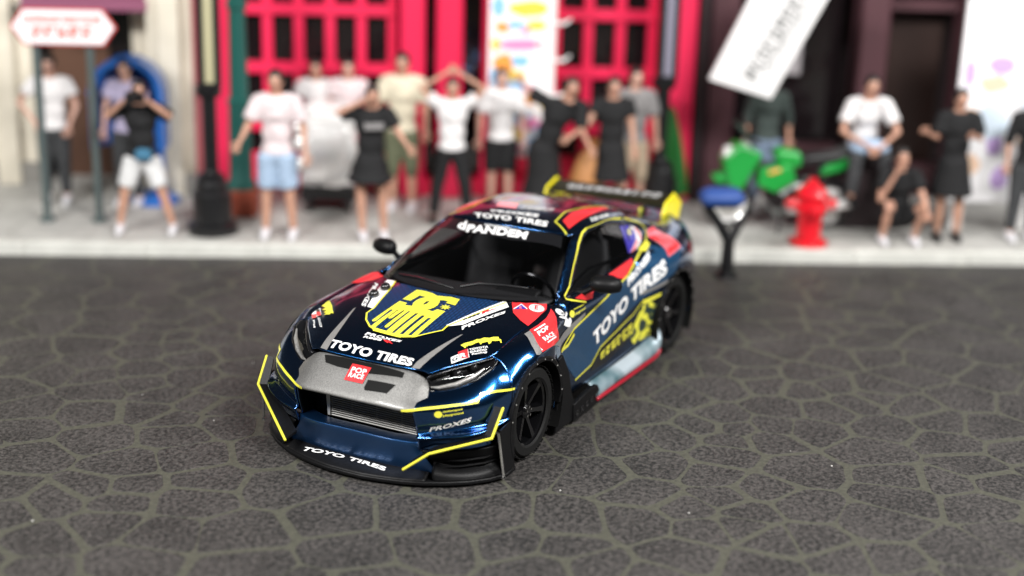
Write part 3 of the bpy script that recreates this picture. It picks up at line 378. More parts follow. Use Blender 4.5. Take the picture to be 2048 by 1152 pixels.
 {'name': 'sun_strip', 'keys': ['ws'], 'ax': 'z', 'm': 'K', 'loops': [[(-0.0193, -0.5188), (0.0435, -0.2827), (0.0577, 0.1229), (-0.0106, 0.4977), (0.1313, 0.5543), (0.2489, 0.1956), (0.23, -0.2638), (0.1589, -0.5357)]]},
 {'name': 'lettering', 'keys': ['ws'], 'ax': 'z', 'm': 'W', 'layer': 2, 'bold': 0.045, 'text': 'PANDEM', 'quad': [(0.2409, -0.2079), (0.1949, 0.2846), (0.0752, 0.2504), (0.1091, -0.2604)]},
 {'name': 'lettering', 'keys': ['ws'], 'ax': 'z', 'm': 'W', 'layer': 2, 'bold': 0.035, 'text': 'd', 'quad': [(0.1845, -0.3255), (0.2155, -0.2293), (0.0547, -0.2981), (0.0375, -0.3584)]},
 {'name': 'lettering', 'keys': ['ws'], 'ax': 'z', 'm': 'W', 'layer': 2, 'bold': 0.02, 'text': '#12:5', 'quad': [(0.0976, -0.1239), (0.0909, 0.0983), (0.0652, 0.0875), (0.0709, -0.1357)]},
 {'name': 'badge', 'keys': ['nose'], 'ax': 'x', 'm': 'R', 'layer': 3, 'loops': [[(-0.091, 0.6343), (0.0559, 0.6344), (0.0652, 0.7168), (-0.0864, 0.7182)]]},
 {'name': 'lettering', 'keys': ['nose'], 'ax': 'x', 'm': 'W', 'layer': 5, 'bold': 0.02, 'text': 'POP', 'quad': [(-0.0693, 0.6779), (0.0519, 0.6804), (0.0457, 0.7047), (-0.0701, 0.704)]},
 {'name': 'lettering', 'keys': ['nose'], 'ax': 'x', 'm': 'W', 'layer': 5, 'bold': 0.02, 'text': 'RACE', 'quad': [(-0.0721, 0.6518), (0.0461, 0.6541), (0.0449, 0.6779), (-0.0699, 0.6756)]},
 {'name': 'dark_slot', 'keys': ['nose'], 'ax': 'z', 'm': 'M', 'layer': 1, 'loops': [[(1.9863, -0.3264), (1.9768, -0.1631), (1.9756, 0.0557), (1.9912, 0.3128), (2.0217, 0.3157), (2.0425, 0.0768), (2.043, -0.1858), (2.0308, -0.2886)]]},  # shade of the gap under the bonnet edge, put on as matt black print
 {'name': 'blue_inlet', 'keys': ['nose'], 'ax': 'z', 'm': 'M', 'layer': 1, 'loops': [[(2.12, 0.0779), (2.0763, 0.0823), (2.0675, 0.291), (2.1203, 0.255), (2.1313, 0.0906)]]},
 {'name': 'yellow_line', 'keys': ['bumper', 'fender', 'nose'], 'ax': 'd', 'm': 'Y', 'layer': 1, 'mirror': True, 'line': [(-1.2527, 0.537), (-1.0858, 0.5577), (-0.9082, 0.5736), (-0.7565, 0.5849), (-0.7251, 0.6284), (-0.617, 0.6326), (-0.4704, 0.6177)], 'w': 0.0135},
 {'name': 'round_emblem', 'keys': ['bumper'], 'ax': 'd', 'm': 'Y', 'layer': 1, 'loops': [[(-0.9938, 0.5179), (-0.9963, 0.5076), (-1.0034, 0.4993), (-1.0141, 0.4949), (-1.026, 0.4951), (-1.037, 0.5), (-1.0448, 0.5087), (-1.0477, 0.519), (-1.0451, 0.529), (-1.0375, 0.5367), (-1.0267, 0.5407), (-1.0147, 0.5405), (-1.004, 0.536), (-0.9967, 0.5281)]]},
 {'name': 'lettering', 'keys': ['bumper'], 'ax': 'd', 'm': 'Y', 'layer': 2, 'text': 'motorsport', 'quad': [(-0.9917, 0.5271), (-0.8621, 0.5418), (-0.8616, 0.5555), (-0.9898, 0.5416)]},
 {'name': 'lettering', 'keys': ['bumper'], 'ax': 'd', 'm': 'Y', 'layer': 2, 'bold': 0.035, 'text': 'playground', 'quad': [(-0.9893, 0.4988), (-0.8563, 0.5157), (-0.8564, 0.5339), (-0.9899, 0.5178)]},
 {'name': 'lettering', 'keys': ['bumper'], 'ax': 'd', 'm': 'W', 'layer': 2, 'bold': 0.03, 'text': 'PROXES', 'quad': [(-1.0715, 0.3851), (-0.8109, 0.4561), (-0.7973, 0.4926), (-1.0627, 0.4225)]},
 {'name': 'lettering', 'keys': ['lip'], 'ax': 'z', 'm': 'W', 'layer': 2, 'bold': 0.035, 'text': 'TOYO TIRES', 'quad': [(2.1636, -0.4177), (2.1765, 0.2754), (2.1405, 0.2689), (2.1255, -0.3962)]},
 {'name': 'lettering', 'keys': ['wing'], 'ax': 'z', 'm': 'G', 'layer': 2, 'bold': 0.03, 'text': '#10:8', 'quad': [(-1.9971, -0.405), (-2.0481, 0.4848), (-2.1304, 0.4837), (-2.0693, -0.4085)]},
]
# ---------------------------------------------------------------- the model car
car = empty('model_car', (0, 0, 0), 0, 'dark blue widebody racing coupe model with yellow, red and white livery on the stone-patterned road', 'model car')
SH = {}; PART = {}
def panel(name, V, F, m=PAINT, side=None, key=None, thick=.012, both=True, smooth=40, label=None, up=False):
    """a body panel (and its mirror twin); kept in SH for the printed decals that wrap onto it"""
    A = np.array(V, float); T = np.array([f[:3] for f in F]); nr = np.cross(A[T[:, 1]] - A[T[:, 0]], A[T[:, 2]] - A[T[:, 0]]); ce = A[T[:, 0]] - np.array([0, 0, .45]); ce[:, 0] *= .4
    if not both: ce[:, 1] *= .2
    if (nr[:, 2].sum() if up else (nr * ce).sum()) < 0: F = mirF(F)
    for sgn in ((1, -1) if both else (1,)):
        v, f = (V, F) if sgn > 0 else (mir(V), mirF(F))
        o = obj(name, v, f, None, car, smooth, thick, mats=[m, MATT])
        if thick: o.modifiers['thickness'].material_offset = 1
        k = (key or name) + ('' if sgn > 0 else '_r'); SH.setdefault(k, []).append((list(v), list(f))); PART[k] = o
        if label: o['label'] = label
    return o
# -- side of the body: stations nose to tail, columns from bonnet shut line / belt line down to the sill
SIDE = [
 [(1.575,.752,.800),(1.575,.815,.775),(1.60,.885,.715),(1.63,.935,.63),(1.64,.952,.45),(1.64,.95,.27)],
 [(1.43,.764,.836),(1.43,.835,.822),(1.44,.915,.765),(1.45,.957,.67),(1.45,.965,.45),(1.45,.96,.27)],
 [(1.28,.768,.855),(1.2875,.842,.845),(1.2875,.925,.795),(1.2875,.967,.715),(1.2875,.972,.45),(1.2875,.97,.27)],
 [(1.06,.768,.872),(1.05,.835,.865),(1.04,.912,.805),(1.03,.950,.69),(1.03,.950,.45),(1.03,.95,.25)],
 [(.84,.762,.892),(.82,.822,.885),(.80,.875,.805),(.80,.888,.66),(.80,.885,.45),(.80,.875,.2)],
 [(.62,.746,.912),(.60,.800,.898),(.60,.850,.81),(.60,.866,.66),(.60,.866,.45),(.60,.872,.2)],
 [(.10,.752,.905),(.10,.800,.890),(.10,.845,.80),(.10,.858,.66),(.10,.858,.45),(.10,.875,.2)],
 [(-.40,.755,.905),(-.40,.808,.893),(-.40,.855,.81),(-.40,.866,.66),(-.40,.866,.45),(-.40,.88,.2)],
 [(-.72,.750,.915),(-.72,.815,.905),(-.72,.872,.825),(-.72,.888,.68),(-.72,.885,.45),(-.72,.89,.2)],
 [(-1.0,.735,.945),(-1.0,.835,.925),(-1.0,.925,.85),(-1.0,.952,.72),(-1.0,.95,.45),(-1.0,.93,.2)],
 [(-1.2875,.71,.972),(-1.2875,.84,.945),(-1.2875,.945,.87),(-1.2875,.985,.75),(-1.2875,.985,.45),(-1.2875,.97,.25)],
 [(-1.55,.69,.985),(-1.55,.82,.952),(-1.55,.935,.87),(-1.55,.972,.74),(-1.55,.97,.45),(-1.55,.96,.25)],
 [(-1.80,.67,.985),(-1.80,.79,.945),(-1.80,.885,.85),(-1.80,.92,.70),(-1.80,.92,.45),(-1.80,.90,.25)],
 [(-2.00,.64,.975),(-2.00,.73,.93),(-2.00,.80,.84),(-2.00,.825,.70),(-2.00,.83,.45),(-2.00,.81,.27)]]
NU = NV = 10
S_ = cr(SIDE, NU, NV)
def blk(a, b): return gridVF(S_[a * NU:b * NU + 1])
GAP = .004
RF = (1.2875, .33)
V, F = cut_arch(*blk(0, 5), 1.2875, .33, .40); panel('front_fender', V, F, key='fender')
# the door keeps a small recess round it
V, F = gridVF(S_[5 * NU:8 * NU + 1]); V = np.array(V); V[:, 0] = -.06 + (V[:, 0] + .06) * .992
panel('door', V, F, key='door')
V, F = cut_arch(*blk(8, 13), -1.2875, .33, .40); panel('rear_quarter', V, F, key='quarter')
# -- bonnet
HOOD = [
 [(1.965,0,.748),(1.968,.20,.753),(1.966,.355,.757),(1.945,.42,.752),(1.935,.47,.735)],
 [(1.86,0,.797),(1.86,.20,.800),(1.85,.375,.800),(1.835,.48,.790),(1.815,.575,.770)],
 [(1.60,0,.860),(1.60,.22,.862),(1.59,.42,.855),(1.585,.60,.840),(1.575,.748,.802)],
 [(1.30,0,.905),(1.30,.24,.908),(1.29,.465,.898),(1.285,.63,.885),(1.28,.764,.857)],
 [(1.06,0,.932),(1.06,.26,.936),(1.04,.50,.922),(1.02,.65,.905),(1.0,.764,.878)],
 [(.93,0,.945),(.915,.28,.948),(.83,.52,.937),(.74,.655,.925),(.64,.742,.912)]]
H_ = cr(HOOD, 12, 8); hv, hf = gridVF(H_)
full = np.concatenate([H_[:, ::-1] * np.array([1, -1, 1]), H_[:, 1:]], 1)
V, F = gridVF(full); panel('bonnet', V, mirF(F), key='hood', both=False)
# -- silver nose panel between bonnet edge and grille
NOSE = [
 [(1.972,0,.738),(1.974,.2,.742),(1.972,.355,.742),(1.955,.43,.715),(1.945,.462,.69)],
 [(2.04,0,.692),(2.04,.2,.694),(2.032,.355,.688),(2.012,.44,.675),(1.982,.498,.655)],
 [(2.12,0,.617),(2.118,.2,.618),(2.11,.355,.612),(2.088,.44,.603),(2.045,.517,.592)],
 [(2.175,0,.560),(2.172,.2,.560),(2.165,.355,.556),(2.15,.435,.552),(2.12,.495,.552)],
 [(2.178,0,.535),(2.175,.2,.535),(2.168,.355,.53),(2.148,.435,.524),(2.12,.49,.528)],
 [(2.12,0,.520),(2.12,.2,.520),(2.12,.355,.515),(2.10,.43,.51),(2.09,.468,.51)]]
N_ = cr(NOSE, 6, 8); full = np.concatenate([N_[:, ::-1] * np.array([1, -1, 1]), N_[:, 1:]], 1)
V, F = gridVF(full); panel('nose_panel', V, mirF(F), SILVER, key='nose', both=False)
# -- bumper sides
BUMP = [
 [(1.945,.465,.645),(1.90,.575,.645),(1.79,.715,.69),(1.68,.79,.745),(1.58,.815,.772)],
 [(2.01,.47,.625),(1.945,.60,.63),(1.83,.755,.662),(1.715,.84,.70),(1.60,.885,.715)],
 [(2.135,.47,.550),(2.05,.61,.558),(1.92,.775,.575),(1.785,.872,.603),(1.63,.938,.628)],
 [(2.125,.478,.45),(2.045,.62,.462),(1.925,.785,.475),(1.80,.885,.49),(1.64,.948,.50)],
 [(2.10,.48,.375),(2.03,.62,.395),(1.92,.785,.415),(1.80,.89,.432),(1.64,.95,.445)],
 [(2.125,.485,.345),(2.085,.63,.365),(1.985,.80,.385),(1.86,.90,.405),(1.66,.955,.42)],
 [(2.11,.487,.32),(2.06,.63,.335),(1.965,.80,.35),(1.85,.90,.375),(1.66,.955,.39)],
 [(2.09,.48,.25),(2.03,.62,.25),(1.94,.78,.26),(1.83,.88,.27),(1.66,.945,.28)]]
V, F = gridVF(cr(BUMP, 6, 10)); panel('front_bumper', V, F, key='bumper')
# -- chin under the grille and the frame walls of the grille opening
CHIN = [
 [(2.02,0,.300),(2.02,.25,.298),(1.97,.40,.295),(1.94,.455,.295),(1.93,.475,.30)],
 [(2.135,0,.312),(2.13,.25,.308),(2.09,.40,.300),(2.06,.455,.298),(2.055,.478,.30)],
 [(2.155,0,.300),(2.15,.25,.296),(2.112,.40,.288),(2.082,.465,.284),(2.07,.485,.288)],
 [(2.142,0,.22),(2.134,.25,.218),(2.10,.40,.212),(2.075,.48,.21),(2.058,.505,.212)],
 [(2.118,0,.112),(2.110,.25,.110),(2.078,.42,.106),(2.055,.53,.104),(2.035,.58,.104)],
 [(2.105,0,.075),(2.095,.25,.075),(2.065,.43,.075),(2.045,.55,.075),(2.03,.60,.075)]]
C_ = cr(CHIN, 6, 8); full = np.concatenate([C_[:, ::-1] * np.array([1, -1, 1]), C_[:, 1:]], 1)
V, F = gridVF(full); panel('bumper_chin', V, mirF(F), PAINT2, key='chin', both=False)
wall = [[(2.132,.468,.53),(2.10,.476,.42),(2.06,.476,.298)], [(2.00,.47,.53),(1.98,.47,.42),(1.95,.47,.298)], [(1.86,.47,.53),(1.86,.47,.42),(1.86,.47,.298)]]
V, F = gridVF(cr(wall, 4, 5)); panel('grille_wall', V, F, PAINT)
# radiator behind the opening: a frame and a stack of fine horizontal bars
g = MB().box((1.90, 0, .42), (.02, .92, .26)); back = g.build('grille_backing', MATT, car)
gf = MB()
gf.prism([(-.305, .30), (-.285, .30), (-.285, .535), (-.325, .535)], 1.955, 1.99, 'x'); gf.prism([(.455, .30), (.47, .30), (.46, .535), (.43, .535)], 1.955, 1.99, 'x'); gf.box((1.975, .07, .532), (.03, .77, .012)); gf.build('grille_frame', GRILLE, back)['kind'] = 'stuff'
gb = MB()
for k in range(15):
    z = .300 + k * .0158; gb.tube([(1.975, -.29, z), (1.975, .46, z)], .0052, 6)
for k in range(3): gb.box((1.965, -.12 + .2 * k, .41), (.006, .006, .23))
o = gb.build('grille_mesh', GRILLE, back); o['kind'] = 'stuff'
# -- splitter plate
SPL = [(2.262,0),(2.258,.14),(2.232,.28),(2.195,.42),(2.145,.55),(2.07,.68),(1.97,.81),(1.86,.905),(1.74,.968),(1.60,.965),(1.55,.93)]
poly = [(x, -y) for x, y in SPL[::-1][:-1]] + SPL
sp = MB().prism([(a, b) for a, b in poly], .022, .052); splitter = sp.build('splitter', SATIN, car, bevel=.008)
pv = [(a, b, .052) for a, b in poly]; SH['splitter'] = [(pv, [tuple(range(len(pv)))])]; PART['splitter'] = splitter
# sloped top of the lip that carries the lettering
LIP = [[(2.258,0,.056),(2.254,.14,.056),(2.228,.28,.056),(2.190,.42,.056),(2.135,.56,.056)],
       [(2.175,0,.088),(2.170,.14,.088),(2.145,.28,.087),(2.105,.42,.086),(2.06,.55,.084)],
       [(2.05,0,.108),(2.045,.14,.108),(2.03,.28,.107),(2.0,.42,.106),(1.98,.54,.104)]]
L_ = cr(LIP, 4, 6); full = np.concatenate([L_[:, ::-1] * np.array([1, -1, 1]), L_[:, 1:]], 1)
V, F = gridVF(full); panel('front_lip', V, mirF(F), SATIN, key='lip', both=False, thick=.006, up=True)
# -- black lower corner, canard fin, strut on each side
for s in (1, -1):
    Y = lambda P: [(x, y * s, z) for x, y, z in P]
    low = cr([[(2.085,.50,.25),(2.02,.63,.25),(1.93,.785,.26),(1.82,.89,.27),(1.655,.95,.28)],
              [(2.05,.54,.20),(1.98,.66,.19),(1.88,.79,.19),(1.79,.88,.20),(1.655,.94,.20)],
              [(2.02,.56,.15),(1.95,.66,.13),(1.86,.78,.13),(1.77,.87,.13),(1.655,.93,.13)],
              [(2.08,.58,.10),(2.01,.70,.09),(1.91,.82,.085),(1.80,.90,.085),(1.655,.945,.085)],
              [(2.09,.60,.05),(2.03,.71,.05),(1.93,.83,.05),(1.81,.91,.05),(1.655,.95,.05)]], 5, 6)
    V, F = gridVF(low); low_o = obj('corner_vent', V if s > 0 else mir(V), F if s > 0 else mirF(F), SATIN, car, 35, .01)
    vb = MB()
    for k in range(2):
        zz = .125 + .04 * k; vb.tube(Y([(2.03 - .02 * k, .60, zz), (1.95, .74, zz + .012), (1.84, .855, zz + .02), (1.72, .915, zz + .03)]), .008, 8)
    vb.build('vent_blade', SATIN, low_o)
    edge = [(1.80, .958, .545), (1.925, .945, .372), (2.185, .622, .288), (2.262, .472, .172)]
    inner = [(1.80, .895, .535), (1.90, .875, .365), (2.075, .60, .282), (2.13, .47, .185)]
    A, B = np.array(edge), np.array(inner); V = []; F = []
    for a, b in zip(A, B):
        nrm = np.array([0, 0, .012]); V += [a + nrm * .3, b + nrm, b - nrm, a - nrm * .3]
    for k in range(3):
        for j in range(4): F.append((4 * k + j, 4 * k + (j + 1) % 4, 4 * k + 4 + (j + 1) % 4, 4 * k + 4 + j))
    F += [(3, 2, 1, 0), (12, 13, 14, 15)]
    if s < 0: V = mir(V); F = mirF(F)
    can = obj('canard', V, F, SATIN, car, 30)
    tr = MB(); pe = Y(edge); ww = .0095
    for a, b in zip(pe, pe[1:]): tr.tube([a, b], ww, 8)
    for q in pe: tr.ball(q, ww, 8)
    tr.build('edge_trim', DY, can)
    fence = MB().prism([(1.84, .40), (1.64, .42), (1.62, .06), (1.76, .06), (1.80, .20)], .958 * s - .006, .958 * s + .006, 'y')
    fence.build('side_fence', SATIN, car)
    stt = MB().tube(Y([(1.865, .925, .40), (1.85, .955, .385), (1.815, .985, .06)]), .0095, 8).ball((1.865, .925 * s, .40), .013, 8).ball((1.815, .985 * s, .058), .016, 8)
    stt.build('splitter_strut', CHROME, car)
# -- headlights
for s in (1, -1):
    up = [(1.952,.462,.715),(1.925,.50,.735),(1.835,.575,.757),(1.72,.66,.775),(1.62,.725,.788),(1.575,.755,.795)]
    lo = [(1.968,.470,.640),(1.950,.52,.622),(1.875,.62,.640),(1.765,.735,.692),(1.66,.795,.752),(1.59,.795,.782)]
    rows = []
    for t in (0, .12, .35, .65, .88, 1):
        d = -.085 * math.sin(math.pi * t) ** .6; rows.append([((a[0] * (1 - t) + b[0] * t) + d * .8, ((a[1] * (1 - t) + b[1] * t) + d * .55) * s, a[2] * (1 - t) + b[2] * t) for a, b in zip(up, lo)])
    V, F = gridVF(cr(rows, 4, 5)); F = F if s > 0 else mirF(F)
    hl = obj('headlight', V, F, BLACK, car, 60, .004)
    rim_ = MB(); rim_.tube([(x + .006, (y + .006) * s, z) for x, y, z in lo], [.010, .013, .015, .015, .012, .007], 8); rim_.tube([(x + .003, (y + .004) * s, z - .006) for x, y, z in up], .007, 8); rim_.build('headlight_bezel', BLACK, hl, 60)
    drl = [(1.955,.492,.652),(1.925,.535,.648),(1.85,.63,.668),(1.76,.712,.71),(1.69,.752,.752)]
    b2 = MB().tube([(x + .012, (y + .010) * s, z + .004) for x, y, z in drl], [.006, .013, .017, .015, .006], 8); b2.build('light_bar', LAMPGREY, hl, 60)
    b3 = MB().tube([(x + .018, (y + .014) * s, z - .020) for x, y, z in drl[:4]], [.004, .007, .009, .005], 8); b3.build('light_bar', LAMPGREY, hl, 60)
    for px, py, pz, pr_ in ((1.795, .600, .715, .034), (1.70, .675, .745, .026)): MB().lathe([(pr_, 0), (pr_, .03), (pr_ * .8, .04), (.0, .048)], (px - .02, py * s, pz), 14, 'x').build('projector', BLACK, hl)
    cv = [[tuple(np.array(a) * (1 - t) + np.array(b) * t + np.array([.022, .018, .006]) * math.sin(math.pi * t)) for a, b in zip(up, lo)] for t in (0, .33, .67, 1)]
    V, F = gridVF(cr(cv, 5, 5)); V = V if s > 0 else mir(V); F = F if s > 0 else mirF(F); obj('headlight_lens', V, F, CLEAR, hl, 60)
# -- greenhouse
def L3(a, b, t): return tuple(np.array(a) * (1 - t) + np.array(b) * t)
WS = []
for t in (0, .3, .65, 1):
    base = [(.945,0,.940),(.925,.26,.940),(.83,.50,.932),(.70,.64,.925),(.56,.716,.920)]
    top = [(.045,0,1.262),(.035,.20,1.260),(.005,.37,1.253),(-.03,.47,1.243),(-.055,.522,1.234)]
    WS.append([tuple(np.array(L3(a, b, t)) + np.array([.03, 0, .045]) * math.sin(math.pi * t) * (1 - .3 * abs(k) / 4)) for k, (a, b) in enumerate(zip(base, top))])
W_ = cr(WS, 8, 6); full = np.concatenate([W_[:, ::-1] * np.array([1, -1, 1]), W_[:, 1:]], 1); V, F = gridVF(full)
panel('windshield', V, mirF(F), GLASS, key='ws', both=False, thick=0)
WB = [(a[0] + .004, a[1], a[2] - .002) for a in base]; WT = top
ROOF = [
 [(.045,0,1.264),(.035,.20,1.262),(.005,.37,1.255),(-.03,.47,1.245),(-.06,.535,1.234)],
 [(-.05,0,1.287),(-.06,.20,1.285),(-.08,.37,1.277),(-.11,.48,1.262),(-.15,.555,1.240)],
 [(-.40,0,1.318),(-.40,.20,1.315),(-.40,.38,1.303),(-.40,.495,1.282),(-.40,.572,1.248)],
 [(-.80,0,1.305),(-.80,.20,1.302),(-.80,.38,1.288),(-.80,.495,1.262),(-.80,.575,1.222)],
 [(-1.10,0,1.255),(-1.10,.20,1.252),(-1.10,.37,1.238),(-1.10,.48,1.212),(-1.10,.568,1.165)]]
R_ = cr(ROOF, 8, 6); full = np.concatenate([R_[:, ::-1] * np.array([1, -1, 1]), R_[:, 1:]], 1); V, F = gridVF(full)
panel('roof', V, mirF(F), PAINT, key='roof', both=False)
REARG = [
 [(-1.11,0,1.250),(-1.11,.20,1.247),(-1.11,.37,1.233),(-1.11,.47,1.208)],
 [(-1.40,0,1.150),(-1.40,.22,1.147),(-1.40,.39,1.130),(-1.40,.49,1.108)],
 [(-1.72,0,1.010),(-1.71,.24,1.008),(-1.69,.42,1.00),(-1.66,.52,.99)]]
G_ = cr(REARG, 6, 5); full = np.concatenate([G_[:, ::-1] * np.array([1, -1, 1]), G_[:, 1:]], 1); V, F = gridVF(full)
panel('rear_window', V, mirF(F), GLASS, both=False, thick=0)
# cabin side: A pillar, roof rail and C pillar in one skin from belt line to roof, the window cut out of it
CAB = [
 [(.60,.742,.915),(.585,.735,.918),(.57,.727,.921),(.56,.718,.922)],
 [(.35,.752,.908),(.325,.715,.975),(.30,.680,1.04),(.275,.645,1.088)],
 [(.10,.752,.905),(.06,.690,1.03),(.02,.63,1.14),(-.03,.555,1.218)],
 [(-.10,.754,.905),(-.11,.692,1.035),(-.13,.628,1.155),(-.15,.555,1.240)],
 [(-.40,.755,.905),(-.40,.695,1.04),(-.40,.632,1.165),(-.40,.572,1.248)],
 [(-.80,.749,.918),(-.80,.690,1.04),(-.80,.630,1.145),(-.80,.575,1.222)],
 [(-1.10,.731,.950),(-1.10,.680,1.04),(-1.10,.625,1.11),(-1.10,.568,1.165)],
 [(-1.40,.702,.978),(-1.40,.670,1.02),(-1.40,.615,1.07),(-1.40,.49,1.108)],
 [(-1.70,.68,.986),(-1.70,.65,.99),(-1.70,.60,.99),(-1.66,.52,.99)]]
B_ = cr(CAB, 8, 8); CV, CF = gridVF(B_)
def cdt(loops, step, lim=.03):
    """triangulate flat outlines (with holes) and fill them with inner points so the sheet can bend"""
    P = []; E = []
    for lp in loops:
        q = []
        for a, b in zip(lp, lp[1:] + lp[:1]):
            L = math.hypot(b[0] - a[0], b[1] - a[1])
            if L < 1e-6: continue
            n = max(1, int(L / step)); q += [(a[0] + (b[0] - a[0]) * k / n, a[1] + (b[1] - a[1]) * k / n) for k in range(n)]
        i0 = len(P); P += q; E += [(i0 + k, i0 + (k + 1) % len(q)) for k in range(len(q))]
    xs = [p[0] for p in P]; ys = [p[1] for p in P]
    if max(xs) - min(xs) > 2 * step or max(ys) - min(ys) > 2 * step:
        for i in range(int((max(xs) - min(xs)) / step) + 1):
            for j in range(int((max(ys) - min(ys)) / step) + 1): P.append((min(xs) + (i + .51 + .2 * (j % 2)) * step, min(ys) + (j + .53) * step))
    v, _, f, _, _, _ = geometry.delaunay_2d_cdt([Vector(p) for p in P], E, [], 1, 1e-5)
    def inside(x, y):
        c = False
        for lp in loops:
            for (ax, ay), (bx, by) in zip(lp, lp[1:] + lp[:1]):
                if (ay > y) != (by > y) and x < (bx - ax) * (y - ay) / (by - ay) + ax: c = not c
        return c
    keep = [tuple(t) for t in f if inside(sum(v[i].x for i in t) / 3, sum(v[i].y for i in t) / 3)]
    return [tuple(p) for p in v], keep
TREE = {}
def tree(keys):
    k = tuple(keys)
    if k not in TREE:
        V = []; F = []
        for q in keys:
            for v, f in SH.get(q, []): n = len(V); V += [tuple(p) for p in v]; F += [tuple(i + n for i in t) for t in f]
        TREE[k] = BVHTree.FromPolygons(V, F)
    return TREE[k]
S2 = math.sqrt(.5)
AX = {'z': (lambda a, b: (a, b, 4), (0, 0, -1)), 'y': (lambda a, b: (a, 4, b), (0, -1, 0)), 'x': (lambda a, b: (5, a, b), (-1, 0, 0)),
      'd': (lambda a, b: (4 * S2 - a * S2, 4 * S2 + a * S2, b), (-S2, -S2, 0)), 'e': (lambda a, b: (4 * S2 - a * S2, -4 * S2 - a * S2, b), (-S2, S2, 0)), 'u': (lambda a, b: (a, 4 * S2 - b * S2, 4 * S2 + b * S2), (0, -S2, -S2)), 'n': (lambda a, b: (a, -4, b), (0, 1, 0))}
def wrap(pts, keys, ax, off):
    bv = tree(keys); o, d = AX[ax]; d = Vector(d); out = []; last = None; miss = []
    for i, p in enumerate(pts):
        h, nrm, _, _ = bv.ray_cast(Vector(o(*p)), d)
        if h is None: out.append(None); miss.append(i); continue
        if nrm.dot(d) > 0: nrm = -nrm
        out.append(h + nrm * off)
    ok = [i for i, q in enumerate(out) if q is not None]
    for i in miss:
        if not ok: return None
        j = min(ok, key=lambda k: (pts[k][0] - pts[i][0]) ** 2 + (pts[k][1] - pts[i][1]) ** 2); q0 = Vector(o(*pts[i])); out[i] = q0 + d * (out[j] - q0).dot(d)
    return out
SH['cab'] = [(list(CV), list(CF))]; SH['cab_r'] = [(mir(CV), mirF(CF))]
TREE_ALL = None
# cabin side panel with the window opening, and the glass a little inside it
def cabin_side(win, quarter_line):
    outer = [(.585, .917), (.45, .908), (.10, .905), (-.40, .905), (-.80, .918), (-1.10, .951), (-1.40, .979), (-1.66, .986), (-1.655, .9895), (-1.53, 1.05), (-1.40, 1.106), (-1.25, 1.14), (-1.10, 1.163), (-.95, 1.197), (-.80, 1.220), (-.60, 1.238), (-.40, 1.246), (-.27, 1.246), (-.15, 1.238), (-.03, 1.215), (.12, 1.158), (.275, 1.085), (.42, 1.006), (.555, .925)]
    p2, f = cdt([outer, win], .035); V = wrap(p2, ['cab'], 'y', 0); F = [t if (p2[t[1]][0] - p2[t[0]][0]) * (p2[t[2]][1] - p2[t[0]][1]) - (p2[t[2]][0] - p2[t[0]][0]) * (p2[t[1]][1] - p2[t[0]][1]) < 0 else t[::-1] for t in f]
    for s in (1, -1):
        PART['cab' if s > 0 else 'cab_r'] = obj('cabin_side', V if s > 0 else mir(V), F if s > 0 else mirF(F), None, car, 40, .012, mats=[PAINT, MATT])
        PART['cab' if s > 0 else 'cab_r'].modifiers['thickness'].material_offset = 1
    p2, f = cdt([win], .04); V = wrap(p2, ['cab'], 'y', -.016)
    for s in (1, -1):
        g = obj('side_window', V if s > 0 else mir(V), f, GLASS, car, 0); PART['win' if s > 0 else 'win_r'] = g
        # black rubber seal round the pane and the divider bars
        sl = MB(); ring = wrap([(a, b) for a, b in win], ['cab'], 'y', -.010); sl.tube([(q[0], q[1] * s, q[2]) for q in ring + ring[:1]], .010, 6)
        for a, b in quarter_line:
            q = wrap([a, ((a[0] + b[0]) / 2, (a[1] + b[1]) / 2), b], ['cab'], 'y', -.012); sl.tube([(v[0], v[1] * s, v[2]) for v in q], .008, 6)
        sl.build('window_seal', BLACK, g)['kind'] = 'stuff'
    SH['win'] = [([(v[0], v[1], v[2]) for v in V], list(f))]
WIN = BAKED['_window'][0]
cabin_side(WIN, [((-.86, .905), (-.93, 1.16)), ((.27, .905), (.20, 1.06))])
# -- boot lid, rear bumper, tail lamps, diffuser
BOOT = [
 [(-1.66,0,1.008),(-1.66,.25,1.005),(-1.65,.43,1.00),(-1.64,.55,.992),(-1.62,.685,.985)],
 [(-1.85,0,1.00),(-1.85,.25,.998),(-1.84,.43,.994),(-1.82,.57,.988),(-1.80,.675,.983)],
 [(-2.06,0,1.02),(-2.06,.25,1.018),(-2.04,.43,1.01),(-2.02,.57,.995),(-1.99,.645,.975)],
 [(-2.08,0,.99),(-2.08,.25,.988),(-2.06,.43,.982),(-2.04,.57,.965),(-2.01,.66,.945)],
 [(-2.09,0,.72),(-2.09,.25,.72),(-2.08,.43,.72),(-2.06,.60,.72),(-2.03,.76,.72)]]
q_ = cr(BOOT, 6, 6); full = np.concatenate([q_[:, ::-1] * np.array([1, -1, 1]), q_[:, 1:]], 1); V, F = gridVF(full); boot = panel('boot_lid', V, mirF(F), key='boot', both=False)
RB = [[(-2.09,0,.71),(-2.09,.3,.71),(-2.08,.55,.71),(-2.05,.74,.71),(-2.0,.822,.70)],[(-2.14,0,.55),(-2.14,.3,.55),(-2.12,.55,.55),(-2.08,.75,.55),(-2.0,.83,.55)],[(-2.10,0,.28),(-2.10,.3,.28),(-2.09,.55,.28),(-2.06,.74,.28),(-2.0,.812,.28)]]
q_ = cr(RB, 8, 6); full = np.concatenate([q_[:, ::-1] * np.array([1, -1, 1]), q_[:, 1:]], 1); V, F = gridVF(full); panel('rear_bumper', V, mirF(F), key='rb', both=False)
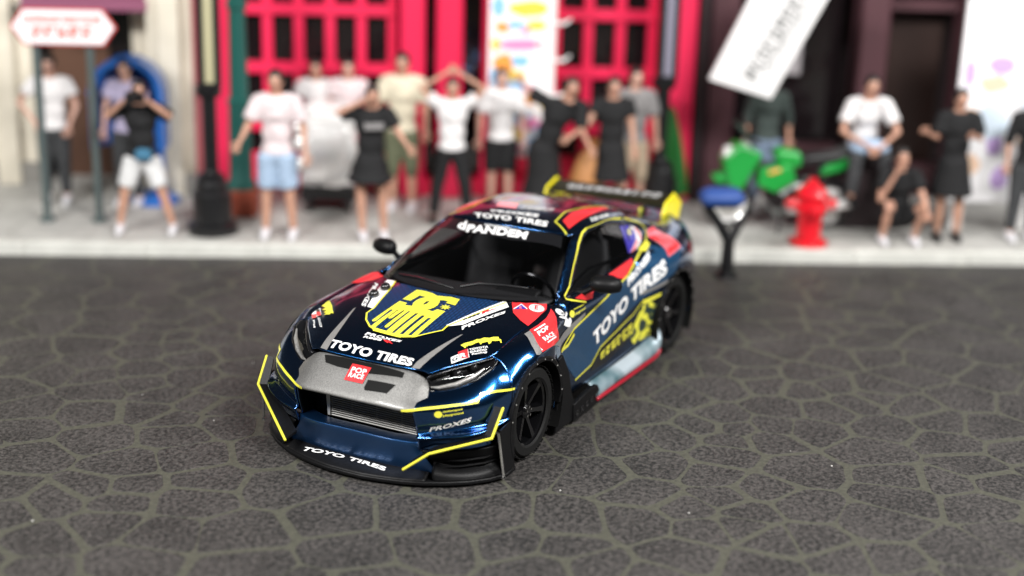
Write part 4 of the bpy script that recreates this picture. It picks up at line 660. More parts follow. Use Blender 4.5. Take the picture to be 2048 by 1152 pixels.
for s in (1, -1):
    MB().prism([(.36 * s, .80), (.74 * s, .80), (.70 * s, .90), (.45 * s, .90)], -2.105, -2.02, 'x').build('tail_lamp', mat('red_lamp_%d' % s, (.25, .005, .008), .15, 0, 1), car, bevel=.01)
MB().prism([(-1.95, .20), (-2.14, .26), (-2.16, .20), (-1.95, .10)], -.7, .7, 'y').build('diffuser', SATIN, car)
# -- floor tub and cabin interior
MB().prism([(-2.0, -.72), (1.9, -.72), (2.05, -.45), (2.05, .45), (1.9, .72), (-2.0, .72)], .06, .11).build('underbody', MATT, car)
MB().box((1.35, 0, .45), (.9, 1.1, .6)).build('engine_bay', MATT, car)
for s in (1, -1): MB().prism([(.62, .11), (.62, .84), (-1.6, .88), (-1.6, .11)], .69 * s - .01, .69 * s + .01, 'y').build('door_lining', INT, car)
da = cr([[(.90, -.66, .90), (.92, 0, .915), (.90, .66, .90)], [(.62, -.68, .905), (.64, 0, .915), (.62, .68, .905)], [(.42, -.68, .87), (.42, 0, .87), (.42, .68, .87)], [(.36, -.68, .70), (.38, 0, .70), (.36, .68, .70)]], 5, 6)
V, F = gridVF(da); dash = obj('dashboard', V, F, INT2, car, 40, .02)
MB().prism([(.56, .87), (.47, .935), (.39, .92), (.38, .85)], .20, .55, 'y').build('instrument_hood', INT, dash, bevel=.02)
sw = MB(); a_ = R(25)
ring = [(.22 + .17 * math.sin(q) * math.sin(a_), .375 + .175 * math.cos(q), .835 + .17 * math.sin(q) * math.cos(a_)) for q in [2 * math.pi * k / 24 for k in range(25)]]
sw.tube(ring, .016, 8)
for q in (R(200), R(340), R(270)): sw.tube([(.22, .375, .835), (.22 + .16 * math.sin(q) * math.sin(a_), .375 + .165 * math.cos(q), .835 + .16 * math.sin(q) * math.cos(a_))], .013, 6)
sw.ball((.225, .375, .835), .045, 10); sw.tube([(.23, .375, .83), (.42, .375, .77)], .025, 8); sw.build('steering_wheel', BLACK, car)
for s in (1, -1):
    y = .36 * s; c = cr([[(-.75, y - .20, 1.03), (-.76, y, 1.08), (-.75, y + .20, 1.03)], [(-.66, y - .26, .85), (-.70, y, .86), (-.66, y + .26, .85)], [(-.52, y - .25, .60), (-.58, y, .58), (-.52, y + .25, .60)], [(-.40, y - .26, .45), (-.46, y, .40), (-.40, y + .26, .45)], [(.02, y - .25, .50), (.0, y, .46), (.02, y + .25, .50)]], 5, 5)
    V, F = gridVF(c); obj('bucket_seat', V, F, INT2, car, 60, .06)
cage = MB()
for s in (1, -1): cage.tube([(-.75, .60 * s, .15), (-.72, .58 * s, .9), (-.66, .46 * s, 1.22)], .02, 8)
cage.tube([(-.66, -.46, 1.22), (-.66, .46, 1.22)], .02, 8); cage.tube([(-.74, -.59, .45), (-.68, .48, 1.15)], .018, 8); cage.build('roll_cage', INT2, car)
# -- wheels
def wheel(x, s, yo, wd):
    wname = 'front' if x > 0 else 'rear'
    w = empty('wheel', (x, yo * s, .33)); w.parent = car
    t = MB(); hw = wd / 2; t.lathe([(.235, -hw + .012), (.25, -hw), (.305, -hw + .002), (.322, -hw + .022), (.33, -hw + .045), (.33, hw - .045), (.322, hw - .022), (.305, hw - .002), (.25, hw), (.235, hw - .012)], (0, -hw * s, 0), 48, 'y', caps=False)
    for k in range(44):   # tread blocks on both shoulders
        q = 2 * math.pi * k / 44
        for z in (-hw + .03, -hw * .3, hw * .3, hw - .03):
            qq = q + (.07 if abs(z) < hw * .5 else 0); ca, sa = math.cos(qq), math.sin(qq); cx, cz = .331 * ca, .331 * sa; P = []
            for rr in (.0, .0055):
                for u, v in ((-.015, -.026), (.015, -.026), (.015, .026), (-.015, .026)): P.append(((.329 + rr) * ca - u * sa, z - hw * s + v, (.329 + rr) * sa + u * ca))
            t.add(P, [(4, 5, 6, 7), (0, 1, 5, 4), (1, 2, 6, 5), (2, 3, 7, 6), (3, 0, 4, 7)])
    t.build('tyre', RUBBER, w, 40)
    r = MB(); r.lathe([(.24, -.01 * s), (.246, -.012 * s), (.246, -.02 * s), (.225, -.035 * s), (.20, -.14 * s), (.205, -.22 * s)], (0, 0, 0), 40, 'y', caps=False); r.lathe([(.205, -.13 * s), (0.0, -.13 * s)], (0, 0, 0), 24, 'y')
    for k in range(6):
        q = R(60 * k + 12); ca, sa = math.cos(q), math.sin(q); P = []
        for rr, hwid, y0, y1 in ((.035, .030, -.055, -.10), (.12, .024, -.040, -.095), (.215, .034, -.022, -.08)):
            for u, yy in ((-hwid, y1), (-hwid * .6, y0), (hwid * .6, y0), (hwid, y1)): P.append((rr * ca - u * sa, yy * s, rr * sa + u * ca))
        F = []
        for i in range(2):
            for j in range(3): F.append((4 * i + j, 4 * i + j + 1, 4 * i + 5 + j, 4 * i + 4 + j))
            F.append((4 * i + 3, 4 * i, 4 * i + 4, 4 * i + 7))
        r.add(P, F + [(3, 2, 1, 0), (8, 9, 10, 11)])
    r.lathe([(.06, -.10 * s), (.058, -.05 * s), (.048, -.038 * s), (.0, -.036 * s)], (0, 0, 0), 24, 'y'); rim = r.build('rim', RIM, w, 30)
    ln = MB()
    for k in range(5): q = R(72 * k + 20); ln.lathe([(.009, -.05 * s), (.009, -.026 * s), (0, -.024 * s)], (.034 * math.cos(q), 0, .034 * math.sin(q)), 6, 'y')
    ln.build('wheel_nuts', CHROME, rim)['kind'] = 'stuff'
    return w
for x in (1.2875, -1.2875):
    for s in (1, -1): wheel(x, s, .928 if x > 0 else .95, .27)
# -- black wheel-arch liners with bolt heads, and inner wells
for x, yy in ((1.2875, .966), (-1.2875, .984)):
    for s in (1, -1):
        a = MB(); ang = [R(k) for k in range(-8 if x > 0 else -14, 191, 5)]; prof = ((.402, -.02), (.408, .006), (.398, .012), (.375, .008), (.37, -.10))
        P = []
        for q in ang:
            zz = math.sin(q); inset = .012 * (1 - max(zz, 0)) + (.0 if zz > 0 else .01)
            for rr, dy in prof: P.append((x + rr * math.cos(q), (yy - inset + dy) * s, .33 + rr * zz))
        n = len(prof); a.add(P, [(i * n + j, i * n + j + 1, (i + 1) * n + j + 1, (i + 1) * n + j) for i in range(len(ang) - 1) for j in range(n - 1)])
        ar = a.build('arch_flare', SATIN, car)
        bl = MB()
        for q in range(10, 175, 18): bl.ball((x + .388 * math.cos(R(q)), (yy - .012 * (1 - math.sin(R(q))) + .009) * s, .33 + .388 * math.sin(R(q))), .007, 8)
        bl.build('bolts', GREYMET, ar)['kind'] = 'stuff'
        we = MB(); we.lathe([(.405, yy * s), (.405, .55 * s), (.0, .55 * s)], (x, 0, .33), 32, 'y', caps=False)
        wo = we.build('wheel_well', MATT, car); bm = bmesh.new(); bm.from_mesh(wo.data); bmesh.ops.delete(bm, geom=[v for v in bm.verts if v.co.z < .10], context='VERTS'); bm.to_mesh(wo.data); bm.free()
# -- vent plate behind the front wheel, with the drilled foot in front of the skirt
for s in (1, -1):
    pl = MB().prism([(.90, .60), (.84, .62), (.72, .45), (.66, .26), (.60, .16), (.60, .04), (.92, .04), (.90, .25)], .925 * s - .012, .925 * s + .012, 'y').build('fender_vent_plate', SATIN, car, bevel=.006)
    ft = MB().prism([(.64, .03), (.64, .17), (.34, .20), (.22, .19), (.18, .14), (.20, .03)], .93 * s - .02, .93 * s + .02, 'y').build('drilled_foot', SATIN, car, bevel=.008)
    hb = MB()
    for k in range(5): hb.lathe([(.028, .951 * s), (.028, .954 * s), (.020, .954 * s), (.018, .930 * s), (0, .930 * s)], (.585 - .085 * k, 0, .085 + .008 * k), 14, 'y')
    hb.build('rivet', BLACK, ft)['kind'] = 'stuff'
    sk = [[(.24,.868,.185),(-.2,.874,.185),(-.6,.885,.195),(-.88,.90,.225),(-1.0,.93,.285)],[(.24,.90,.165),(-.2,.91,.163),(-.6,.925,.17),(-.86,.945,.20),(-.98,.965,.255)],[(.24,.935,.13),(-.2,.945,.135),(-.6,.955,.14),(-.85,.975,.16),(-.95,.985,.21)],[(.24,.94,.09),(-.2,.95,.10),(-.6,.96,.10),(-.85,.98,.115),(-.94,.985,.15)]]
    V, F = gridVF(cr(sk, 5, 6)); V = V if s > 0 else mir(V); F = F if s > 0 else mirF(F); so = obj('side_skirt', V, F, SPLASH, car, 50, .012)
    rd = [[(.24,.943,.090),(-.2,.953,.087),(-.6,.963,.088),(-.85,.983,.105),(-.93,.987,.14)],[(.24,.945,.066),(-.2,.955,.064),(-.6,.965,.066),(-.84,.98,.082),(-.92,.985,.115)]]
    V, F = gridVF(cr(rd, 4, 6)); V = V if s > 0 else mir(V); F = F if s > 0 else mirF(F); obj('skirt_edge', V, F, DCR, so, 50, .02)
# -- door mirrors
for s in (1, -1):
    m = empty('door_mirror'); m.parent = car
    prof = [(0, .0), (.05, .002), (.075, .03), (.085, .09), (.078, .16), (.055, .21), (.0, .225)]
    V = []; F = []
    for r_, h in prof:
        for k in range(16): q = 2 * math.pi * k / 16; V.append((.215 + r_ * math.cos(q) * (1.0 if math.cos(q) > 0 else .55) - h * .22, (.86 + h) * s, .985 + r_ * .80 * math.sin(q) - .04 * h))
    for i in range(len(prof) - 1):
        for k in range(16): f = (i * 16 + k, i * 16 + (k + 1) % 16, (i + 1) * 16 + (k + 1) % 16, (i + 1) * 16 + k); F.append(f if s < 0 else f[::-1])
    mo = obj('mirror_shell', V, F, SATIN, m, 60)
    MB().tube([(.23, .745 * s, .89), (.225, .80 * s, .90), (.21, .88 * s, .95)], [.035, .026, .022], 10).build('mirror_arm', SATIN, m)
# -- wipers, cowl
cw = cr([[(.945,0,.936),(.925,.26,.936),(.83,.50,.928),(.69,.655,.92)],[(.90,0,.944),(.88,.25,.944),(.79,.48,.936),(.66,.63,.926)]], 3, 6)
V, F = gridVF(np.concatenate([cw[:, ::-1] * np.array([1, -1, 1]), cw[:, 1:]], 1)); obj('cowl', V, F, SATIN, car, 60, .01)
def ws_pt(x, y): return wrap([(x, y)], ['ws'], 'z', .014)[0]
for pts in ([(.86, .10), (.80, .22), (.735, .40), (.66, .55)], [(.79, -.46), (.84, -.27), (.87, -.07), (.885, .06)]):
    q = [ws_pt(*p) if wrap([p], ['ws'], 'z', .0) else None for p in pts]
    wp = MB().tube(q, [.010, .012, .010, .006], 6); wi = wp.build('wiper', BLACK, car)
# -- two dark knobs on the right side of the bonnet
for px_ in BAKED['_knobs'][0]:
    z = wrap([px_], ['hood'], 'z', 0)[0].z
    MB().ball((px_[0], px_[1], z + .022), (.043, .036, .034), 14).tube([(px_[0], px_[1], z - .005), (px_[0], px_[1], z + .012)], .03, 12).build('bonnet_knob', LAMPGREY if False else BLACK, car, 60)
# -- rear wing
wg = empty('rear_wing'); wg.parent = car
V = []; F = []
pr = [(-1.92, 1.068), (-1.97, 1.088), (-2.05, 1.107), (-2.14, 1.132), (-2.145, 1.122), (-2.05, 1.090), (-1.97, 1.070)]
wing = MB().prism(pr, -.57, .57, 'y').build('wing_blade', mat('dark_olive_blade', (.012, .012, .005), .35, 0, .3), wg, 50)
SH['wing'] = [([(x, y, z) for y in (-.57, .57) for x, z in pr[:4]], [(i, i + 1, 5 + i, 4 + i) for i in range(3)])]; PART['wing'] = wing
for s in (1, -1):
    e = MB().prism([(-1.87, 1.0), (-1.93, 1.10), (-2.14, 1.155), (-2.33, 1.03), (-2.25, .85), (-2.08, .78), (-1.89, .84)], .577 * s - .007, .577 * s + .007, 'y').build('end_plate', DYB, wg, bevel=.004)
    MB().prism([(-1.90, 1.035), (-2.02, 1.05), (-2.02, 1.0), (-1.98, .97), (-1.86, .98)], .36 * s - .009, .36 * s + .009, 'y').build('wing_strut', CAMO, wg)
# -- printed decals wrapped on to the panels they belong to
MATS = dict(Y=DY, R=DR, W=DW, K=DK, S=DS, B=DB, G=DG, P=DPK, BM=BLUEMESH, SM=SIDEMESH, C=CAMO, M=MATT)
def stroke(p, w):
    """a printed stripe of a given width along a polyline, as a strip of small quads"""
    Q = [Vector(p[0])]
    for q in p[1:]:
        if (Vector(q) - Q[-1]).length > .004: Q.append(Vector(q))
    P = [Q[0]]
    for a, b in zip(Q, Q[1:]): n = max(1, int((b - a).length / .03)); P += [a + (b - a) * (k / n) for k in range(1, n + 1)]
    V = []
    for i, q in enumerate(P):
        d1 = (q - P[i - 1]).normalized() if i else (P[1] - q).normalized(); d2 = (P[i + 1] - q).normalized() if i < len(P) - 1 else d1
        t = d1 + d2; t = t.normalized() if t.length > 1e-4 else d1; nn = Vector((-t.y, t.x)); k = w / 2 / max(.5, nn.dot(Vector((-d1.y, d1.x))))
        V += [tuple(q + nn * k), tuple(q - nn * k)]
    return V, [(2 * i, 2 * i + 1, 2 * i + 3, 2 * i + 2) for i in range(len(P) - 1)]
FONT = {}
def text_mesh(s, bold=.03, sx=1.0):
    key = (s, bold)
    if s[0] == '#' and key not in FONT:   # writing too blurred to read: a row of small stroke marks
        n, q = int(s[1:].split(':')[0]), random.Random(int(s.split(':')[1])); V = []; F = []
        for k in range(n):
            on = {(i, j) for i in range(4) for j in range(5) if q.random() < .5} | {(0, j) for j in range(q.choice((3, 5)))} | {(i, 4) for i in range(q.choice((2, 4)))}
            for i, j in on:
                a, b, c, d = (k + i * .2) / n, (k + i * .2 + .2) / n, j / 5, j / 5 + .2; m = len(V); V += [(a, c), (b, c), (b, d), (a, d)]; F.append((m, m + 1, m + 2, m + 3))
        FONT[key] = (V, F)
    if key not in FONT:
        c = bpy.data.curves.new('lettering', 'FONT'); c.body = s; c.offset = bold; c.resolution_u = 3; c.align_x = 'LEFT'; c.space_character = 1.04; c.space_line = .85
        o = bpy.data.objects.new('lettering', c); COL.objects.link(o); dg = bpy.context.evaluated_depsgraph_get(); dg.update()
        me = o.evaluated_get(dg).to_mesh(); V = [tuple(v.co)[:2] for v in me.vertices]; F = [tuple(p.vertices) for p in me.polygons]
        o.evaluated_get(dg).to_mesh_clear(); bpy.data.objects.remove(o); bpy.data.curves.remove(c)
        x0, x1 = min(v[0] for v in V), max(v[0] for v in V); y0, y1 = min(v[1] for v in V), max(v[1] for v in V)
        FONT[key] = ([((a - x0) / (x1 - x0), (b - y0) / (y1 - y0)) for a, b in V], F)
    return FONT[key]
def text_on_quad(s, q, bold=.03):
    V, F = text_mesh(s, bold); a, b, c, d = (np.array(k) for k in q)     # lower left, lower right, upper right, upper left
    P = [tuple(a * (1 - u) * (1 - v) + b * u * (1 - v) + c * u * v + d * (1 - u) * v) for u, v in V]
    bm = bmesh.new(); vs = [bm.verts.new((p[0], p[1], 0)) for p in P]
    for f in F:
        try: bm.faces.new([vs[i] for i in f])
        except ValueError: pass
    bmesh.ops.triangulate(bm, faces=bm.faces[:])
    for _ in range(2):
        e = [e for e in bm.edges if e.calc_length() > .05]
        if not e: break
        bmesh.ops.subdivide_edges(bm, edges=e, cuts=1); bmesh.ops.triangulate(bm, faces=[f for f in bm.faces if len(f.verts) > 3])
    bm.verts.ensure_lookup_table(); out = [tuple(v.co)[:2] for v in bm.verts], [tuple(v.index for v in f.verts) for f in bm.faces]; bm.free(); return out
def decal(name, keys, ax, m, loops=None, text=None, quad=None, bold=.03, layer=0, step=.03, mirror=False, line=None, w=0):
    p2, f = text_on_quad(text, quad, bold) if text else stroke(line, w) if line else cdt(loops, step)
    if not f: return None
    for s in ((1, -1) if mirror else (1,)):
        V = wrap(p2, keys, ax, .0022 + .0014 * layer)
        if V is None: return None
        if s < 0: V = mir(V)
        o = obj(name, V, f if s > 0 else mirF(f), MATS[m], PART.get(keys[0] + ('_r' if s < 0 else ''), PART.get(keys[0])), 180)
        if text and text[0] == '#': o['kind'] = 'stuff'
        bm = bmesh.new(); bm.from_mesh(o.data)
        for fc in bm.faces:
            if fc.normal.dot(Vector(AX[ax][1]) * (1, s, 1)[0] if s > 0 else Vector((AX[ax][1][0], -AX[ax][1][1], AX[ax][1][2]))) > 0: fc.normal_flip()
        bm.to_mesh(o.data); bm.free()
    return o
for d_ in DECALS:
    decal(**d_)
# ---------------------------------------------------------------- the street behind, in the street frame
def thing(name, s, t, z, label, cat, group=None, rz=0): return empty(name, st(s, t, z), SROT + rz, label, cat, group)
def single(mb, name, m, s, t, z, label, cat, group=None, rz=0, bevel=0, smooth=35):
    o = mb.build(name, m, None, smooth, bevel); o.location = st(s, t, z); o.rotation_euler = (0, 0, SROT + rz); return lab(o, label, cat, group)
CONC = noisy(mat('pavement_concrete', (.4, .4, .38), .7), 6, (.36, .355, .335), (.46, .455, .43), .1)
KERBM = noisy(mat('kerb_stone', (.5, .5, .47), .65), 5, (.50, .50, .465), (.60, .60, .56), .1)
REDP = mat('red_shopfront_paint', (.72, .014, .075), .45, 0, .1); PANE = mat('dark_pane', (.010, .007, .008), .12, 0, .3); MAROON = mat('maroon_paint', (.075, .030, .037), .45)
DMAROON = mat('dark_maroon_recess', (.018, .009, .011), .5); CREAM = noisy(mat('cream_render', (.6, .56, .47), .6), 4, (.64, .59, .485), (.76, .70, .58)); BLK = mat('black_iron', (.008, .008, .009), .35, .2, .2)
PURPLE = mat('purple_awning_cloth', (.24, .07, .13), .6); STONEGREY = mat('grey_stone', (.25, .24, .22), .6); BROWN = mat('brown_wood', (.10, .045, .025), .5)
# pavement slabs and kerb stones
pav = obj('pavement', [tuple(st(s, t, z)) for z in (-.02, .122) for s, t in ((-14, .16), (16, .16), (16, 12), (-14, 12))], [(4, 5, 6, 7), (0, 1, 5, 4), (1, 2, 6, 5), (3, 0, 4, 7)], CONC, None, 0); pav['kind'] = 'structure'
kerb = empty('kerb', st(0, 0), SROT); kerb['kind'] = 'structure'
for k in range(16): MB().box((-9.0 + 1.2 * k + .02, .08, .055), (1.199, .158, .15), bev=.012).build('kerb_stone', KERBM, kerb, 40)
for i in range(18):
    for j in range(4): MB().box((-7.0 + .8 * i + (.4 if j % 2 else 0), .54 + .75 * j, .124), (.792, .742, .006)).build('paving_slab', CONC, kerb, 0)
# -- left building: cream front
lb = thing('cream_building', 0, 0, .12, 'cream rendered shop front with dark doorway behind the direction sign', 'building')
def part(name, m, par, c, d, bev=.01): return MB().box(c, d, bev=bev).build(name, m, par, 40)
part('wall', CREAM, lb, (-7.6, 2.95, 1.5), (3.6, .3, 3.2)); part('wall', CREAM, lb, (-5.52, 2.75, 1.5), (.55, .35, 3.2)); part('wall', CREAM, lb, (-3.62, 2.42, 1.5), (.5, .6, 3.2)); part('wall', CREAM, lb, (-4.6, 2.8, 2.7), (1.6, .3, .8))
part('wall', CREAM, lb, (-3.98, 2.75, 1.0), (.28, .35, 2.6)); part('plinth', STONEGREY, lb, (-5.52, 2.70, .1), (.62, .42, .3)); part('plinth', STONEGREY, lb, (-3.62, 2.38, .1), (.58, .66, .3))
part('door', BROWN, lb, (-4.72, 3.0, .9), (.8, .06, 2.0)); part('doorway', PANE, lb, (-4.7, 3.06, 1.2), (1.3, .05, 2.6)); part('window', PANE, lb, (-4.25, 2.95, 1.7), (.4, .06, .8)); part('lintel', CREAM, lb, (-4.65, 2.72, 2.14), (1.5, .3, .10)); part('ledge', STONEGREY, lb, (-4.65, 2.66, 2.03), (1.5, .4, .05))
aw = MB().prism([(2.1, 2.17), (2.72, 2.31), (2.72, 2.23), (2.1, 2.05)], -5.2, -3.85, 'x'); aw.build('awning', PURPLE, lb)
part('pilaster', CREAM, lb, (-5.55, 2.52, 1.5), (.26, .14, 3.0)); part('pilaster', CREAM, lb, (-3.62, 2.08, 1.5), (.24, .12, 3.0)); part('cornice', CREAM, lb, (-5.5, 2.5, 2.62), (4.0, .2, .12))
part('edge_strip', mat('faded_red_strip', (.35, .08, .09), .5), lb, (-3.30, 2.28, 1.5), (.12, .5, 3.2))
# -- middle building: red shop front with gridded windows
rb = thing('red_building', 0, 0, .12, 'bright red shop front with small square window panes behind the crowd', 'building')
part('back_wall', DMAROON, rb, (-.55, 2.95, 1.5), (5.5, .3, 3.2)); part('base_panel', REDP, rb, (-2.0, 2.42, .2), (1.9, .12, .5)); part('base_panel', REDP, rb, (1.25, 2.42, .2), (1.25, .12, .5)); part('step', REDP, rb, (-.35, 2.45, .10), (1.4, .5, .2))
def gridwin(x0, x1, n, z0, rows, rh):
    st_ = (x1 - x0) / n
    for k in range(n + 1): part('mullion', REDP, rb, (x0 + st_ * k, 2.36, 1.55), (.115, .10, 2.9))
    for r in range(rows + 1): part('rail', REDP, rb, ((x0 + x1) / 2, 2.345, z0 + rh * r), (x1 - x0 + .12, .11, .13))
    for k in range(n):
        for r in range(rows): part('pane', PANE, rb, (x0 + st_ * (k + .5), 2.42, z0 + rh * (r + .5)), (st_ - .10, .03, rh - .11), 0)
gridwin(-2.92, -1.18, 5, .12, 4, .655); gridwin(.66, 1.76, 3, .12, 4, .655)
for x, w_ in ((-3.08, .20), (-.95, .28), (-.54, .30), (-.06, .22), (.56, .14), (2.02, .40)): part('pillar', REDP, rb, (x, 2.2, 1.5), (w_, .30, 3.0), .03)
part('door', PANE, rb, (-.75, 2.5, 1.3), (.24, .06, 2.6)); part('door', PANE, rb, (-.28, 2.5, 1.3), (.28, .06, 2.6)); part('fascia', REDP, rb, (-.5, 2.25, 2.9), (5.4, .4, .3)); part('wall_panel', REDP, rb, (.25, 2.45, 1.5), (.7, .12, 3))
# -- right building: dark maroon front with recesses
mb_ = thing('maroon_building', 0, 0, .12, 'dark maroon shop front with deep recesses on the right', 'building')
part('back_wall', DMAROON, mb_, (5.2, 3.15, 1.5), (6.4, .3, 3.2))
for x, w_, y in ((2.30, .14, 2.25), (2.55, .34, 2.35), (4.25, .34, 2.3), (5.42, .24, 2.4), (6.6, .5, 2.35)): part('pillar', MAROON if x > 2.4 else DMAROON, mb_, (x, y, 1.5), (w_, .4, 3.0), .03)
for x, w_, z, h in ((3.4, 1.3, .55, .14), (4.85, 1.0, 2.25, .14), (3.4, 1.3, 2.95, .2), (4.85, 1.0, .2, .4), (3.4, 1.3, .2, .45)): part('rail', MAROON, mb_, (x, 2.55, z), (w_, .2, h), .02)
part('window', PANE, mb_, (3.4, 2.75, 1.75), (1.3, .05, 2.2)); part('door', mat('dark_brown_door', (.03, .016, .013), .4), mb_, (4.85, 2.8, 1.15), (.85, .06, 2.0)); part('fascia', MAROON, mb_, (4.6, 2.3, 2.9), (4.8, .4, .3))
part('poster', mat('grey_poster', (.28, .26, .27), .5), mb_, (3.32, 2.5, 1.95), (.42, .03, 1.05))
# -- direction sign on two posts
sg = thing('direction_sign', -4.45, .85, .12, 'white pointed direction sign with red border on two grey posts', 'street sign')
GPOST = mat('grey_post_paint', (.10, .13, .13), .4, .3)
for x in (-.30, .24): MB().tube([(x, .02, 0), (x, .02, 2.2)], .042, 12).lathe([(.085, 0), (.08, .04), (.045, .06)], (x, .02, 0), 14).build('post', GPOST, sg)
hexa = lambda w, h, c: [(-w + c, -h), (w - c, -h), (w, 0), (w - c, h), (-w + c, h), (-w, 0)]
bd = MB().prism([(x, z + 2.04) for x, z in hexa(.53, .185, .13)], -.045, -.02, 'y').build('border', mat('sign_red', (.55, .05, .05), .4), sg)
MB().prism([(x, z + 2.04) for x, z in hexa(.505, .168, .12)], -.052, -.040, 'y').build('board', mat('sign_white', (.85, .82, .84), .35), bd)
def flat_text(s, m, par, c, h, wdt, bold=.02):
    V, F = text_mesh(s, bold); obj('lettering', [(c[0] + (u - .5) * wdt, c[1], c[2] + (v - .5) * h) for u, v in V], F, m, par, 0)
SRED = mat('sign_red_letter', (.62, .16, .13), .4)
flat_text('#18:11', SRED, bd, (0, -.055, 2.115), .075, .78); flat_text('#5:12', SRED, bd, (0, -.055, 1.985), .12, .62)
# -- lamp posts
def lamp_post(s, t, label, pm):
    o = thing('lamp_post', s, t, .12, label, 'lamp post', 'lamp posts along the kerb')
    MB().lathe([(.26, 0), (.26, .10), (.20, .13), (.20, .42), (.165, .46), (.17, .52), (.14, .56), (.14, .60), (.085, .64), (.075, .66)], (0, 0, 0), 16).build('base', BLK, o)
    MB().tube([(0, 0, .64), (0, 0, 1.50)], .072, 14).lathe([(.11, 1.42), (.13, 1.46), (.13, 1.52), (.09, 1.56)], (0, 0, 0), 14).build('post', BLK, o)
    MB().box((-.06, 0, 2.2), (.06, .14, 1.35)).box((.10, 0, 2.2), (.05, .14, 1.35)).box((.02, .04, 2.2), (.2, .04, 1.35)).build('frame', BLK, o)['kind'] = 'stuff'
    part('panel', pm, o, (.022, -.02, 2.2), (.105, .05, 1.3), 0)
lamp_post(-2.98, .50, 'black lamp post with cream strip panel left of the red shop front', mat('cream_panel', (.42, .39, .24), .5)); lamp_post(1.78, 1.45, 'black lamp post with lilac grey panel behind the car wing', mat('lilac_panel', (.22, .21, .27), .4))
# -- green column on a brick foot
gc = thing('green_column', -2.77, 1.25, .12, 'dark green round column on a brick red foot', 'column')
GREENC = mat('column_green', (.012, .10, .085), .4, 0, .2)
MB().box((0, 0, .15), (.34, .34, .30), bev=.02).build('foot', mat('terracotta', (.30, .06, .03), .6), gc)
MB().lathe([(.155, .30), (.155, .34), (.125, .40), (.115, 1.2), (.13, 1.22), (.13, 1.26), (.10, 1.28), (.088, 2.2), (.11, 2.22), (.11, 2.28), (.088, 2.3), (.085, 3.4)], (0, 0, 0), 20).build('shaft', GREENC, gc)
# -- blue arched booth
bb = thing('blue_booth', -4.02, 1.72, .12, 'bright blue arched booth beside the cream shop doorway', 'booth')
BLUEB = mat('booth_blue', (.02, .14, .50), .35, 0, .4)
arch = lambda w, z0, z1, n=10: [(-w, z0)] + [(-w * math.cos(math.pi * k / n), z1 + w * math.sin(math.pi * k / n)) for k in range(n + 1)] + [(w, z0)]
MB().prism(arch(.40, .62, 1.22), .10, .20, 'y').build('back_panel', BLUEB, bb, bevel=.02)
for x in (-.36, .36): part('side_panel', BLUEB, bb, (x, -.02, .92), (.07, .28, .64), .02)
part('post', BLUEB, bb, (.26, .14, .34), (.16, .08, .62), .02)
hood = MB(); n = 12; pts_ = [(-.40 * math.cos(math.pi * k / n), 1.22 + .40 * math.sin(math.pi * k / n)) for k in range(n + 1)]; inn = [(-.33 * math.cos(math.pi * k / n), 1.22 + .33 * math.sin(math.pi * k / n)) for k in range(n + 1)]
hood.prism(pts_ + inn[::-1], -.16, .11, 'y').build('arched_hood', BLUEB, bb)
MB().lathe([(.27, 0), (.27, .05), (.22, .08), (.08, .10)], (.24, .05, 0), 20).build('foot', BLUEB, bb)
# -- polished cart
ct = thing('silver_cart', -1.85, 1.55, .12, 'crinkled shiny silver cart between the pink shirted man and the saluting woman', 'cart')
CHR = mat('polished_steel', (.95, .94, .93), .16, .35, 1.0); WHM = mat('white_enamel', (.72, .71, .70), .25, 0, .6)
def crinkled(cx, cz, w_, d_, h_, seed, n=26):
    q = random.Random(seed); V = []; F = []; sg_ = lambda c, e: math.copysign(abs(c) ** e, c)
    for i in range(n // 2 + 1):
        ph = -math.pi / 2 + math.pi * i / (n // 2)
        for k in range(n):
            th = 2 * math.pi * k / n; j = 1 + q.uniform(-.07, .07); V.append((cx + w_ / 2 * sg_(math.cos(ph), .45) * sg_(math.cos(th), .5) * j, d_ / 2 * sg_(math.cos(ph), .45) * sg_(math.sin(th), .5) * j, cz + h_ / 2 * sg_(math.sin(ph), .5) * j))
    for i in range(n // 2):
        for k in range(n): F += [(i * n + k, i * n + (k + 1) % n, (i + 1) * n + (k + 1) % n), (i * n + k, (i + 1) * n + (k + 1) % n, (i + 1) * n + k)]
    return V, F
m_ = MB(); m_.add(*crinkled(0, .62, .64, .5, .74, 4)); m_.build('foil_cover', CHR, ct, 0); m_ = MB(); m_.add(*crinkled(.02, 1.06, .62, .44, .26, 9)); m_.build('top', WHM, ct, 0); part('under_frame', BLK, ct, (0, 0, .22), (.60, .44, .16))
for z in (.55, .78, .95): MB().ball((-.30, -.24, z), (.075, .05, .08), 14).build('polished_ball', CHR, ct)  # three polished balls one above another on the cart's left edge
for x in (-.22, .22):
    for y in (-.16, .16): MB().lathe([(.0, -.03), (.09, -.03), (.11, -.02), (.11, .02), (.09, .03), (0, .03)], (x, y, .11), 16, 'x', caps=False).build('wheel', BLK, ct)
